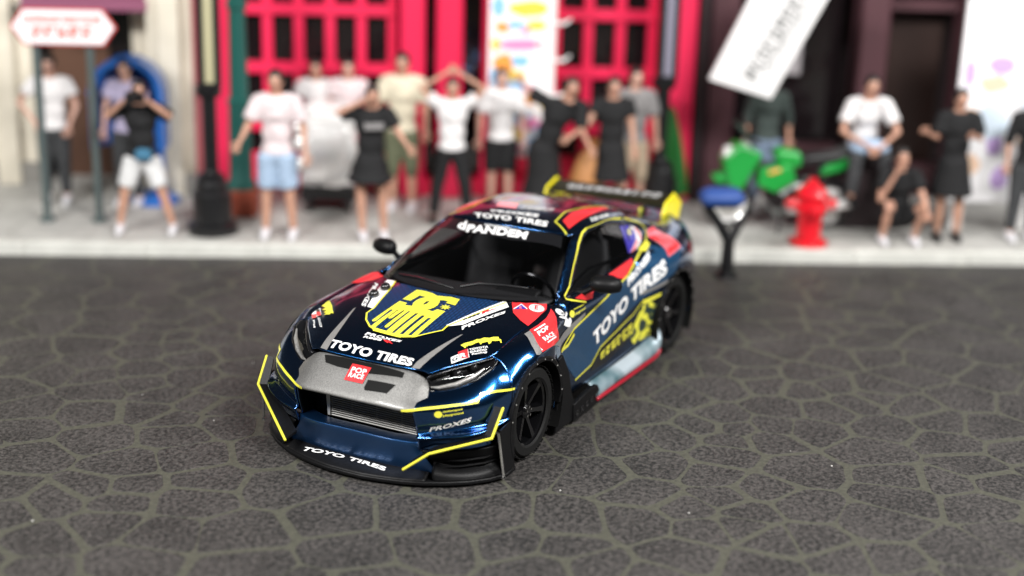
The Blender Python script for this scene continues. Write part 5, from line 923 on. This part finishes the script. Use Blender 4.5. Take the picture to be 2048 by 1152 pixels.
# -- colourful banner on a pole with white brackets
bn = thing('banner', .22, 1.62, .12, 'tall colourful banner of yellow, blue and pink pictures on a white pole', 'banner')
MB().tube([(.36, 0, 0), (.36, 0, 3.0)], .022, 10).lathe([(.16, 0), (.14, .04), (.03, .06)], (.36, 0, 0), 14).build('pole', WHM, bn)
MB().box((.0, 0, 1.75), (.70, .02, 2.3)).build('cloth', mat('banner_cloth', (.80, .76, .76), .6), bn)
for z in (1.28, 1.66, 2.06, 2.4): MB().tube([(.30, -.01, z), (.48, -.01, z + .02), (.54, -.01, z + .07)], [.022, .022, .012], 8).build('bracket', WHM, bn)
PC = dict(y=mat('banner_yellow', (.80, .55, .06), .6), b=mat('banner_blue', (.22, .48, .76), .6), p=mat('banner_pink', (.78, .24, .46), .6), w=mat('banner_white', (.84, .84, .84), .6), o=mat('banner_orange', (.78, .30, .05), .6))
rg = random.Random(5)
def blob(par, cx, cz, w, h, m, y=-.013, n=10):
    P = [(cx + w * math.cos(2 * math.pi * k / n) * rg.uniform(.75, 1.1), cz + h * math.sin(2 * math.pi * k / n) * rg.uniform(.75, 1.1)) for k in range(n)]
    MB().prism(P, y, y + .004, 'y').build('printed_patch', m, par, 0)
for cx, cz, w_, h, c in ((.08, 2.22, .22, .09, 'y'), (-.25, 2.25, .07, .12, 'b'), (-.05, 2.05, .12, .05, 'b'), (.16, 2.05, .13, .06, 'y'), (-.2, 2.02, .09, .06, 'o'), (.0, 1.84, .30, .06, 'p'), (-.18, 1.62, .13, .12, 'o'), (.0, 1.66, .12, .06, 'b'), (.2, 1.55, .14, .22, 'w'), (-.1, 1.38, .19, .06, 'b'), (-.15, 1.25, .16, .07, 'y'), (.08, 1.24, .10, .07, 'o'), (.0, 1.06, .12, .07, 'b'), (.1, .98, .14, .08, 'p'), (-.1, .85, .16, .1, 'y'), (.15, .75, .12, .08, 'b'), (.22, 1.84, .08, .05, 'w'), (-.27, 1.84, .05, .08, 'y'), (.05, 1.98, .08, .03, 'p'), (-.28, 1.5, .05, .1, 'b'), (-.05, 1.50, .12, .06, 'y'), (.12, 1.36, .1, .05, 'p'), (-.25, 1.1, .07, .06, 'p'), (-.22, .98, .08, .05, 'o'), (.25, .9, .07, .08, 'b'), (-.02, .7, .09, .07, 'p'), (.26, 1.2, .06, .06, 'y')): blob(bn, cx, cz, w_, h, PC[c])
# -- leaning white sign board
ts = thing('hanging_sign', 2.72, 1.0, .12, 'large white sign board hanging tilted in front of the maroon shop', 'sign board')
tp = [(-.55, 1.60), (.13, 1.40), (.72, 2.62), (.0, 2.86)]
MB().prism(tp, -.04, .03, 'y').build('board', mat('white_board', (.74, .73, .73), .4), ts, 40, .012)
dx = Vector((.67, 1.24)).normalized(); ax_ = Vector((dx.y, -dx.x))
V, F = text_mesh('#9:13', .02); b0 = Vector((-.13, 1.62)); obj('lettering', [(b0.x + dx.x * u * 1.1 - ax_.x * (v - .5) * .15, -.044, b0.y + dx.y * u * 1.1 - ax_.y * (v - .5) * .15) for u, v in V], F, mat('grey_letter', (.25, .25, .25), .5), ts, 0)
V, F = text_mesh('#8:14', .01); b0 = Vector((.06, 1.72)); obj('lettering', [(b0.x + dx.x * u * .8 - ax_.x * (v - .5) * .09, -.044, b0.y + dx.y * u * .8 - ax_.y * (v - .5) * .09) for u, v in V], F, mat('pale_letter', (.42, .42, .42), .5), ts, 0)
MB().tube([(.36, .04, 2.74), (.36, 1.5, 2.9)], .02, 8).build('bracket', BLK, ts)
# -- folded green parasol
gp = thing('parasol', 1.94, 1.85, .12, 'folded green parasol standing by the red pillar', 'parasol')
MB().tube([(0, 0, 0), (0, 0, 1.15)], .02, 8).lathe([(.18, 0), (.17, .05), (.03, .07)], (0, 0, 0), 14).build('pole', BLK, gp)
pf = []
for i, (r_, h) in enumerate(((.20, .15), (.18, .4), (.12, .75), (.04, 1.1), (.0, 1.16))): pf.append((r_, h))
cl = MB(); cl.lathe(pf, (0, 0, 0), 24); V = [(x * (1 + .22 * math.cos(6 * math.atan2(y, x))), y * (1 + .22 * math.cos(6 * math.atan2(y, x))), z) for x, y, z in cl.V]; cl.V = V; cl.build('canopy', mat('parasol_green', (.008, .11, .015), .55), gp, 50)
# -- red hydrant
hy = thing('fire_hydrant', 3.2, .30, .12, 'red fire hydrant at the kerb in front of the green motorbike', 'fire hydrant')
HRED = mat('hydrant_red', (.60, .004, .014), .35, 0, .4)
MB().lathe([(.20, 0), (.20, .05), (.13, .07), (.125, .34), (.165, .36), (.165, .42), (.145, .44), (.145, .50), (.17, .52), (.17, .55), (.12, .62), (.06, .66), (.045, .67), (.045, .71), (0, .715)], (0, 0, 0), 22).build('barrel', HRED, hy)
for x, y, q in ((.15, 0, 'x'), (-.15, 0, 'x'), (0, -.15, 'y')): MB().lathe([(.055, -.07), (.055, .05), (.065, .05), (.065, .09), (.03, .10), (.03, .12), (0, .12)] if (x > 0) else [(0, -.12), (.03, -.12), (.03, -.10), (.065, -.09), (.065, -.05), (.055, -.05), (.055, .07)], (x, y, .44 if q == 'x' else .40), 14, q).build('outlet', HRED, hy)
# -- black forked stand with blue tray, on the road at the kerb
fs = thing('forked_stand', 2.2, -.45, 0, 'black Y shaped stand with a bright blue tray at the kerb edge', 'stand')
MB().tube([(0, 0, 0), (0, 0, .36), (-.10, .0, .52), (-.26, 0, .74)], [.075, .06, .05, .04], 12).build('trunk', BLK, fs); MB().tube([(0, 0, .34), (.08, 0, .5), (.20, 0, .70)], [.055, .045, .03], 12).build('branch', BLK, fs)
MB().lathe([(.13, 0), (.12, .03), (.07, .06)], (0, 0, 0), 14).build('foot', BLK, fs); MB().box((-.10, 0, .80), (.42, .30, .17), bev=.05).build('tray', mat('tray_blue', (.018, .06, .24), .6), fs, 50)
# -- standee with pale printed pictures
sd = thing('white_standee', 5.35, .95, .12, 'tall white display panel with faint purple and orange pictures at the right edge', 'display panel')
MB().box((.02, 0, 1.42), (1.05, .05, 2.2), bev=.01).build('panel', mat('white_panel', (.9, .89, .91), .4), sd)
for x in (-.36, .34): part('leg', WHM, sd, (x, .02, .18), (.16, .06, .36), .02)
for x in (-.45, -.1, .3): MB().lathe([(.05, 2.5), (.05, 2.58), (.03, 2.62), (0, 2.62)], (x, 0, 0), 12).build('clip', WHM, sd)
LILAC = mat('pale_lilac_print', (.55, .38, .72), .5); PEACH = mat('pale_peach_print', (.82, .58, .42), .5); SKYP = mat('pale_sky_print', (.62, .72, .82), .5)
for cx, cz, w_, h, m in ((-.40, 1.72, .07, .16, LILAC), (-.05, 1.82, .16, .10, LILAC), (-.12, 1.62, .20, .10, PEACH), (-.35, 1.25, .12, .14, PEACH), (-.12, 1.2, .22, .22, SKYP), (-.05, .95, .10, .12, LILAC), (-.3, .75, .14, .12, PEACH), (.05, .6, .10, .16, LILAC), (.3, 1.5, .14, .2, SKYP), (.3, 1.0, .12, .14, PEACH)): blob(sd, cx, cz, w_, h, m, -.03)
# -- green motorbike, nose to the left
mk = thing('motorbike', 2.98, .95, .12, 'bright green motorbike parked nose left behind the red hydrant', 'motorbike')
MGRN = mat('motorbike_green', (.008, .27, .04), .35, 0, .4); MWHT = mat('motorbike_silver', (.26, .28, .27), .35, .4, .3)
for x in (-.52, .58):
    wl = MB().lathe([(.20, -.05), (.25, -.05), (.275, -.02), (.275, .02), (.25, .05), (.20, .05)], (x, 0, .275), 28, 'y', closed=True).build('wheel', BLK, mk); MB().lathe([(.0, -.03), (.19, -.02), (.205, -.03), (.205, .03), (.19, .02), (0, .03)], (x, 0, .275), 24, 'y', caps=False).build('rim', CHR, wl)
MB().prism([(-.46, .96), (-.62, .78), (-.56, .50), (-.40, .44), (-.28, .68), (-.20, .84)], -.16, .16, 'y').build('fairing', MGRN, mk, bevel=.03); MB().prism([(-.22, .70), (.12, .72), (.18, .56), (-.04, .42), (-.24, .50)], -.15, .15, 'y').build('side_panel', MGRN, mk, bevel=.02); MB().prism([(-.14, .66), (-.02, .70), (.0, .67), (-.12, .63)], -.16, .16, 'y').build('orange_stripe', PC['o'], mk)
MB().prism([(-.08, .84), (-.02, .90), (.22, .86), (.24, .70), (0, .66)], -.13, .13, 'y').build('tank', MGRN, mk, bevel=.05); MB().prism([(.20, .78), (.26, .82), (.60, .86), (.82, .95), (.84, .91), (.62, .76), (.24, .70)], -.12, .12, 'y').build('seat', BLK, mk, bevel=.03)
MB().prism([(.50, .74), (.86, .90), (.92, .86), (.70, .66), (.45, .60)], -.10, .10, 'y').build('tail', MGRN, mk, bevel=.03); MB().prism([(-.10, .36), (.18, .54), (.44, .56), (.36, .22), (-.02, .14)], -.13, .13, 'y').build('engine', MWHT, mk, bevel=.04); MB().prism([(-.72, .58), (-.60, .62), (-.34, .56), (-.36, .50), (-.66, .50)], -.08, .08, 'y').build('front_mudguard', MGRN, mk, bevel=.02)
for y in (-.09, .09): MB().tube([(-.52, y, .275), (-.36, y, .95)], .025, 8).build('fork', CHR, mk)
MB().tube([(-.30, -.34, 1.0), (-.36, 0, .97), (-.30, .34, 1.0)], .02, 8).build('handlebar', BLK, mk); MB().tube([(.1, -.16, .24), (.5, -.2, .27), (.8, -.2, .36)], [.035, .045, .06], 10).build('exhaust', CHR, mk); MB().lathe([(.0, -.62), (.10, -.60), (.11, -.52), (.06, -.46)], (0, 0, .80), 16, 'x', caps=False).build('headlamp', CHR, mk)
MB().prism([(-.36, .98), (-.50, 1.14), (-.46, 1.16), (-.32, 1.0)], -.12, .12, 'y').build('windscreen', mat('smoked_screen', (.03, .05, .04), .1, 0, .5), mk)
for y in (-.28, .28): MB().ball((-.36, y, 1.14), (.02, .06, .04), 10).tube([(-.30, y, 1.0), (-.35, y, 1.12)], .01, 6).build('wing_mirror', BLK, mk)
MB().tube([(.05, -.10, .30), (-.02, -.28, .0)], .015, 6).build('side_stand', BLK, mk)
# -- dark block the seated man sits on, brown sack by the leaning man
single(MB().box((0, 0, .36), (.55, .45, .72), bev=.03), 'dark_crate', DMAROON, 3.92, 1.15, .12, 'dark maroon block under the seated man behind the hydrant', 'block')
sk_ = MB().lathe([(.16, 0), (.20, .08), (.19, .45), (.13, .72), (.06, .84), (.09, .92), (0, .93)], (0, 0, 0), 18)
sk_.V = [(x + .14 * z, y, z) for x, y, z in sk_.V]; single(sk_, 'sack', noisy(mat('tan_leather', (.35, .15, .04), .6), 8, (.28, .11, .03), (.42, .19, .06)), .86, 1.05, .12, 'tan brown sack leaning beside the man in the black coat', 'sack', smooth=60)
for x, z, r_ in ((-.02, .34, .085), (.17, .38, .10)): MB().lathe([(0, -.15), (r_, -.15), (r_, .15), (0, .15)], (x, 0, z), 16, 'y', caps=False).build('crankcase', BLK, mk)
for y in (-.10, .10): MB().tube([(-.36, y, .80), (.05, y, .62), (.40, y, .50), (.58, y, .28)], [.022, .03, .03, .025], 8).build('frame_rail', BLK, mk)
for x in (-.52, .58): MB().lathe([(.0, -.062), (.13, -.062), (.13, -.056), (0, -.056)], (x, 0, .275), 20, 'y', caps=False).build('brake_disc', GREYMET, mk)
# ---------------------------------------------------------------- the little figures on the pavement
SKIN = noisy(mat('skin', (.50, .27, .19), .55), 14, (.44, .23, .16), (.54, .30, .21)); SKIN2 = mat('light_skin', (.58, .34, .26), .55); HAIR = mat('dark_hair', (.012, .009, .008), .5); SHOE = mat('white_shoe', (.68, .67, .70), .5)
EYE = mat('eye', (.02, .015, .015), .3)
CLO = {}
def cloth(name, c):
    if name not in CLO: CLO[name] = noisy(mat(name, c, .8, spec=.2), 11, [k * .82 for k in c], [min(k * 1.08, .9) for k in c], .6, dist=.03)
    return CLO[name]
def fuse(mb, name, m, parent, vox=.018, it=4, extra=None):
    me = bpy.data.meshes.new('tmp'); me.from_pydata([tuple(v) for v in mb.V], [], mb.F); o = bpy.data.objects.new('tmp', me); COL.objects.link(o)
    r = o.modifiers.new('r', 'REMESH'); r.mode = 'VOXEL'; r.voxel_size = vox; s = o.modifiers.new('s', 'SMOOTH'); s.iterations = it; s.factor = .5
    dg = bpy.context.evaluated_depsgraph_get(); nm = bpy.data.meshes.new_from_object(o.evaluated_get(dg)); bpy.data.objects.remove(o); bpy.data.meshes.remove(me)
    if extra:
        bm = bmesh.new(); bm.from_mesh(nm); vs = [bm.verts.new(v) for v in extra.V]
        for f in extra.F: bm.faces.new([vs[i] for i in f])
        bm.to_mesh(nm); bm.free()
    nm.materials.clear(); nm.materials.append(m); nm.polygons.foreach_set('use_smooth', [True] * len(nm.polygons)); nm.name = name
    q = bpy.data.objects.new(name, nm); COL.objects.link(q); q.parent = parent; return q
def shirt_print(root, x, z, w_, h, m): MB().box((x, -.168, z), (w_, .012, h), bev=.004).build('shirt_print', m, next(c for c in root.children if c.name.startswith('body')))
def person(s, t, label, top, bottom, group='figures on the pavement', H=1.66, z=.125, rz=0, hip=None, lean=(0, 0), arms=None, legs=None, sleeve=.55, leg_cover=.5, dress=False, skin=None, hair=True, long_hair=False, shoes=True, head_turn=(0, 0), coat=0):
    """x is to the photo's right, y away from the camera; arms and legs: image-left limb first, joints given as points"""
    if rz == 0 and not any(w_ in label for w_ in ('raised to his face', 'light blue cloth', 'right edge', 'reaching', 'stretched')): rz = random.Random(label).uniform(-.28, .28)
    k = H / 1.7; sk = skin or SKIN; root = empty('person', st(s, t, z), SROT + rz, label, 'person', group); S = lambda p: Vector(p) * k
    hp = Vector(hip or (0, 0, .88)); lx, ly = lean; ch = hp + Vector((lx * .6, ly * .6, .36)); nk = hp + Vector((lx, ly, .58)); hd = nk + Vector((lx * .25 + head_turn[0], ly * .25 + head_turn[1] - .015, .135))
    sh = [nk + Vector((x, 0, -.055)) for x in (-.175, .175)]
    arms = arms or [((-.25, .0, 1.14), (-.26, -.05, .90)), ((.25, .0, 1.14), (.26, -.05, .90))]
    legs = legs or [((-.10, -.01, .47), (-.11, .0, .085)), ((.10, -.01, .47), (.11, 0, .085))]
    hj = [hp + Vector((x, 0, -.02)) for x in (-.085, .085)]
    b = MB()
    b.ball(S(hp), (.145 * k, .10 * k, .12 * k)); b.ball(S(hp * .45 + ch * .55), (.13 * k, .09 * k, .17 * k)); b.ball(S(ch + Vector((0, 0, .05))), (.155 * k, .098 * k, .18 * k))
    b.tube([S(nk - Vector((0, 0, .06))), S(nk + Vector((0, 0, .03))), S(hd)], [.06 * k, .05 * k, .05 * k], 10)
    b.ball(S(hd), (.072 * k, .088 * k, .108 * k), 14); b.ball(S(hd + Vector((0, -.035, -.06))), (.045 * k, .045 * k, .045 * k), 10); b.ball(S(hd + Vector((0, -.09, -.015))), (.013 * k, .02 * k, .022 * k), 8)
    for x in (-.072, .072): b.ball(S(hd + Vector((x, .01, -.005))), (.012 * k, .02 * k, .028 * k), 8)
    fing = MB()
    for a, (el, ha) in enumerate(arms):
        el, ha = Vector(el), Vector(ha); b.tube([S(nk + Vector(((-.08, .08)[a], 0, -.03))), S(sh[a]), S(el), S(ha)], [.05 * k, .052 * k, .04 * k, .027 * k], 10)
        d = (ha - el).normalized(); sd_ = d.cross(Vector((0, 1, 0.2))).normalized(); nr = sd_.cross(d).normalized(); pm = ha + d * .045
        b.tube([S(ha), S(pm - sd_ * .012), S(pm + d * .03 - sd_ * .012)], [.026 * k, .026 * k, .02 * k], 8); b.tube([S(ha), S(pm + sd_ * .012), S(pm + d * .03 + sd_ * .012)], [.026 * k, .026 * k, .02 * k], 8)
        for f, (off, ln) in enumerate(((-.030, .058), (-.010, .07), (.010, .066), (.030, .05))):
            p0 = pm + d * .03 + sd_ * off; fing.tube([S(p0), S(p0 + d * ln * .55 + nr * .006), S(p0 + d * ln + nr * .022)], [.0095 * k, .009 * k, .007 * k], 6)
        ins = -1 if a == 0 else 1; p0 = ha + d * .03 + sd_ * .026 * ins; fing.tube([S(p0), S(p0 + d * .025 + sd_ * .022 * ins), S(p0 + d * .055 + sd_ * .03 * ins + nr * .01)], [.012 * k, .011 * k, .008 * k], 6)
    for a, (kn, an) in enumerate(legs):
        kn, an = Vector(kn), Vector(an); b.tube([S(hj[a]), S(kn), S(kn * .6 + an * .4), S(an)], [.085 * k, .055 * k, .052 * k, .036 * k], 12); b.tube([S(an + Vector((0, .03, -.035))), S(an + Vector((0, -.13, -.05)))], [.035 * k, .028 * k], 8)
    body = fuse(b, 'body', sk, root, .02 * k, 3, fing)
    for x in (-.028, .028): MB().ball(S(hd + Vector((x, -.080, .012))), .011 * k, 8).build('eye', EYE, body)
    MB().tube([S(hd + Vector((-.022, -.079, -.055))), S(hd + Vector((0, -.085, -.058))), S(hd + Vector((.022, -.079, -.055)))], .005 * k, 6).build('mouth', mat('lips', (.35, .10, .09), .5) if 'lips' not in bpy.data.materials else bpy.data.materials['lips'], body)
    c = MB(); lo = hp * (1 - .0) + Vector((0, 0, .0)); g = .020
    c.ball(S(lo + Vector((0, 0, .02))), ((.150 + g) * k, (.105 + g) * k, .13 * k)); c.ball(S(hp * .45 + ch * .55), ((.135 + g) * k, (.095 + g) * k, .19 * k)); c.ball(S(ch + Vector((0, 0, .05))), ((.160 + g) * k, (.100 + g) * k, .185 * k)); c.tube([S(ch), S(nk - Vector((0, 0, .015)))], [.135 * k, .075 * k], 12)
    for a, (el, ha) in enumerate(arms):
        el, ha = Vector(el), Vector(ha); pts = [S(nk + Vector(((-.08, .08)[a], 0, -.04))), S(sh[a]), S(sh[a] * (1 - min(sleeve, 1)) + el * min(sleeve, 1))]; rr = [.070 * k, .077 * k, .084 * k]
        if sleeve > 1: q = (sleeve - 1); pts.append(S(el * (1 - q) + ha * q)); rr[2] = .06 * k; rr.append(.05 * k)
        c.tube(pts, rr, 12)
    if dress or coat:
        e = coat or .34; c.tube([S(hp + Vector((0, 0, .05))), S(hp * .6 + Vector((0, 0, -e * .5 + hp.z * .4))), S(Vector((hp.x, hp.y, hp.z - e)))], [.16 * k, .20 * k, (.24 if not coat else .26) * k], 16)
    fuse(c, 'shirt' if not dress else 'dress', top, body, .02 * k, 4)
    if bottom:
        p = MB(); p.ball(S(hp - Vector((0, 0, .02))), (.172 * k, .125 * k, .12 * k))
        for a, (kn, an) in enumerate(legs):
            kn, an = Vector(kn), Vector(an); u = leg_cover
            if u <= .5: q = u / .5; p.tube([S(hj[a]), S(hj[a] * (1 - q) + kn * q)], [.118 * k, (.115 - .02 * q) * k], 14)
            else: q = (u - .5) / .5; p.tube([S(hj[a]), S(kn), S(kn * (1 - q) + an * q)], [.108 * k, .08 * k, .06 * k], 14)
        fuse(p, 'trousers' if leg_cover > .6 else 'shorts', bottom, body, .02 * k, 4)
    for a, (kn, an) in enumerate(legs):
        an = Vector(an); f = MB().tube([S(an + Vector((0, .045, -.04))), S(an + Vector((0, -.03, -.036))), S(an + Vector((0, -.13, -.05))), S(an + Vector((0, -.165, -.056)))], [.040 * k, .046 * k, .038 * k, .022 * k], 10); f.tube([S(an + Vector((0, .01, -.04))), S(an + Vector((0, .01, .02)))], [.045 * k, .045 * k], 10); f.build('shoe', SHOE if shoes is True else shoes, body, 60)
    if hair:
        h = MB(); h.ball(S(hd + Vector((0, .014, .026))), (.084 * k, .094 * k, .098 * k), 14)
        if long_hair: h.tube([S(hd + Vector((0, .06, .02))), S(hd + Vector((0, .08, -.12))), S(nk + Vector((0, .09, -.12)))], [.07 * k, .075 * k, .05 * k], 10)
        hv = h.V; o = fuse(h, 'hair', HAIR if hair is True else hair, body, .016 * k, 2); bm = bmesh.new(); bm.from_mesh(o.data)
        cut = [v for v in bm.verts if v.co.y < (hd.y - .055) * k and v.co.z < (hd.z + .055) * k]; bmesh.ops.delete(bm, geom=cut, context='VERTS'); bm.to_mesh(o.data); bm.free()
    return root
WT = cloth('white_cotton', (.72, .70, .70)); PINKT = cloth('pale_pink_cotton', (.70, .60, .61)); BLKT = cloth('black_cotton', (.016, .016, .017)); CREAMT = cloth('cream_cotton', (.66, .60, .46)); GREYT = cloth('grey_cotton', (.24, .23, .23)); DKG = cloth('dark_grey_denim', (.05, .052, .055)); WSH = cloth('white_linen', (.66, .66, .66)); LBL = cloth('light_blue_denim', (.36, .47, .62)); OLV = cloth('olive_cotton', (.12, .13, .08)); GSL = cloth('slate_green_cotton', (.05, .065, .06)); LAV = cloth('lavender_cotton', (.40, .36, .50)); JEAN = cloth('mid_blue_denim', (.20, .26, .36))
person(-4.82, 1.62, 'man in white shirt and dark trousers standing behind the sign post, hand on hip', WT, DKG, leg_cover=.95, H=1.62, arms=[((-.36, .02, 1.16), (-.18, -.06, .95)), ((.27, .0, 1.13), (.20, -.12, .93))], skin=SKIN2)
person(-4.02, 1.58, 'person in lavender shirt standing in the blue arched booth', LAV, DKG, leg_cover=.95, H=1.60, skin=SKIN2, long_hair=True)
p_ = person(-3.66, .46, 'man in black shirt and white shorts, legs apart, both hands raised to his face', BLKT, WSH, H=1.60, leg_cover=.42, sleeve=.9, hip=(0, 0, .84), arms=[((-.33, -.10, 1.30), (-.10, -.20, 1.50)), ((.33, -.10, 1.30), (.10, -.20, 1.50))], legs=[((-.20, -.03, .46), (-.27, 0, .085)), ((.20, -.03, .46), (.30, 0, .085))])
single(MB().prism([(-.09, -.05), (.09, -.05), (.09, .05), (.035, .05), (.025, .075), (-.025, .075), (-.035, .05), (-.09, .05)], -.045, .045, 'y').lathe([(.036, -.12), (.042, -.10), (.042, -.04)], (0, 0, 0), 14, 'y'), 'camera', BLK, -3.66, .24, 1.565, 'small black camera held to the face of the man in white shorts', 'camera')
single(MB().box((0, 0, 0), (.17, .07, .13), bev=.03), 'belt_bag', mat('blue_bag', (.05, .16, .26), .5), -3.62, .31, .97, 'small blue bag at the belt of the man in white shorts', 'bag')
person(-2.29, .32, 'man in pale pink shirt and light blue shorts beside the silver cart', PINKT, LBL, H=1.72, sleeve=.75, leg_cover=.44, arms=[((-.28, -.05, 1.14), (-.33, -.20, 1.02)), ((.27, .0, 1.13), (.30, -.10, .90))], legs=[((-.11, -.01, .47), (-.13, 0, .085)), ((.12, -.01, .47), (.15, 0, .085))])
person(-2.02, 2.06, 'person in grey white shirt behind the left end of the silver cart', WT, DKG, leg_cover=.95, H=1.56); person(-1.66, 2.02, 'person in pale pink shirt behind the right end of the silver cart', PINKT, DKG, leg_cover=.95, H=1.58, skin=SKIN2)
wm_ = person(-1.36, .32, 'woman in black shirt and shorts saluting with one hand at her forehead', BLKT, BLKT, H=1.60, sleeve=.7, leg_cover=.26, long_hair=True, hip=(0, 0, .86), lean=(.02, 0), arms=[((-.36, -.08, 1.40), (-.06, -.17, 1.56)), ((.30, -.05, 1.18), (.38, -.16, 1.06))], legs=[((-.10, -.02, .46), (-.08, 0, .085)), ((.14, -.02, .46), (.15, 0, .085))], coat=.20)
person(-1.05, 1.5, 'man in cream shirt and olive shorts standing between saluting woman and arched arms', CREAMT, OLV, H=1.74, sleeve=.8, leg_cover=.62)
person(-.52, 1.0, 'man in white shirt and black trousers making an arch of both arms overhead', WT, BLKT, H=1.56, sleeve=.5, leg_cover=.97, shoes=BLK, arms=[((-.37, -.02, 1.58), (-.08, -.03, 1.76)), ((.37, -.02, 1.58), (.08, -.03, 1.76))], legs=[((-.16, -.02, .46), (-.20, 0, .085)), ((.16, -.02, .46), (.20, 0, .085))])
person(.02, 1.45, 'man in white shirt and black shorts standing left of the banner', WT, BLKT, H=1.60, leg_cover=.45, sleeve=.8, skin=SKIN2)
person(.50, .98, 'man in long black coat leaning over, one arm stretched down to the tan sack', BLKT, BLKT, H=1.62, leg_cover=.95, sleeve=1.0, hip=(-.06, 0, .86), lean=(.24, -.05), coat=.62, arms=[((-.22, -.02, 1.50), (-.30, -.06, 1.60)), ((.34, -.15, 1.14), (.44, -.20, .94))])
person(1.18, 1.0, 'woman in black dress reaching one arm left over the tan sack', BLKT, None, H=1.60, dress=True, sleeve=.5, long_hair=True, arms=[((-.30, -.12, 1.18), (-.48, -.18, 1.06)), ((.22, -.02, 1.14), (.24, -.10, .92))])
person(1.46, 1.38, 'person in grey shirt and pale shorts behind the woman in the black dress', GREYT, cloth('sand_cotton', (.42, .33, .24)), H=1.64, leg_cover=.6, skin=SKIN2, sleeve=.9)
person(3.02, 1.75, 'person in dark slate shirt and jeans standing behind the green motorbike', GSL, JEAN, H=1.58, leg_cover=.95, sleeve=1.4)
sx = person(3.90, 1.02, 'man in white shirt sitting with a light blue cloth across his knees', WT, DKG, H=1.70, z=.125, hip=(0, .05, .86), lean=(.0, -.14), sleeve=.7, leg_cover=.95, arms=[((-.30, -.22, 1.10), (-.06, -.40, .98)), ((.30, -.22, 1.10), (.06, -.40, .96))], legs=[((-.16, -.36, .84), (-.18, -.34, .42)), ((.16, -.36, .84), (.18, -.34, .42))], shoes=BLK)
person(4.12, .42, 'person in black squatting by the kerb with one hand raised to the face', BLKT, BLKT, H=1.60, hip=(.04, .06, .27), lean=(-.03, -.10), sleeve=.6, leg_cover=.35, arms=[((-.24, -.16, .52), (-.08, -.25, .90)), ((.26, -.20, .52), (.24, -.34, .44))], legs=[((-.14, -.24, .50), (-.13, -.06, .085)), ((.26, -.26, .48), (.22, -.10, .085))])
person(4.74, .52, 'woman in black dress with both forearms raised in front of her chest', BLKT, None, H=1.62, dress=True, sleeve=.8, long_hair=True, arms=[((-.24, -.04, 1.16), (-.38, -.18, 1.24)), ((.24, -.06, 1.16), (.12, -.22, 1.22))], shoes=BLK)
person(5.55, .55, 'person in black clothes at the right edge in front of the white panel', BLKT, DKG, H=1.62, leg_cover=.95, sleeve=1.2, shoes=SHOE)
single(MB().box((0, 0, 0), (.09, .012, .13), bev=.004), 'name_card', mat('card_blue', (.10, .42, .78), .4), 5.60, .40, 1.18, 'bright blue card hanging on the person at the right edge', 'card')
single(MB().box((0, 0, 0), (.40, .30, .16), bev=.06), 'folded_cloth', LBL, 3.90, .80, 1.06, 'light blue cloth lying on the knees of the seated man', 'cloth', smooth=60)
shirt_print(wm_, .02, 1.20, .20, .07, GREYT)
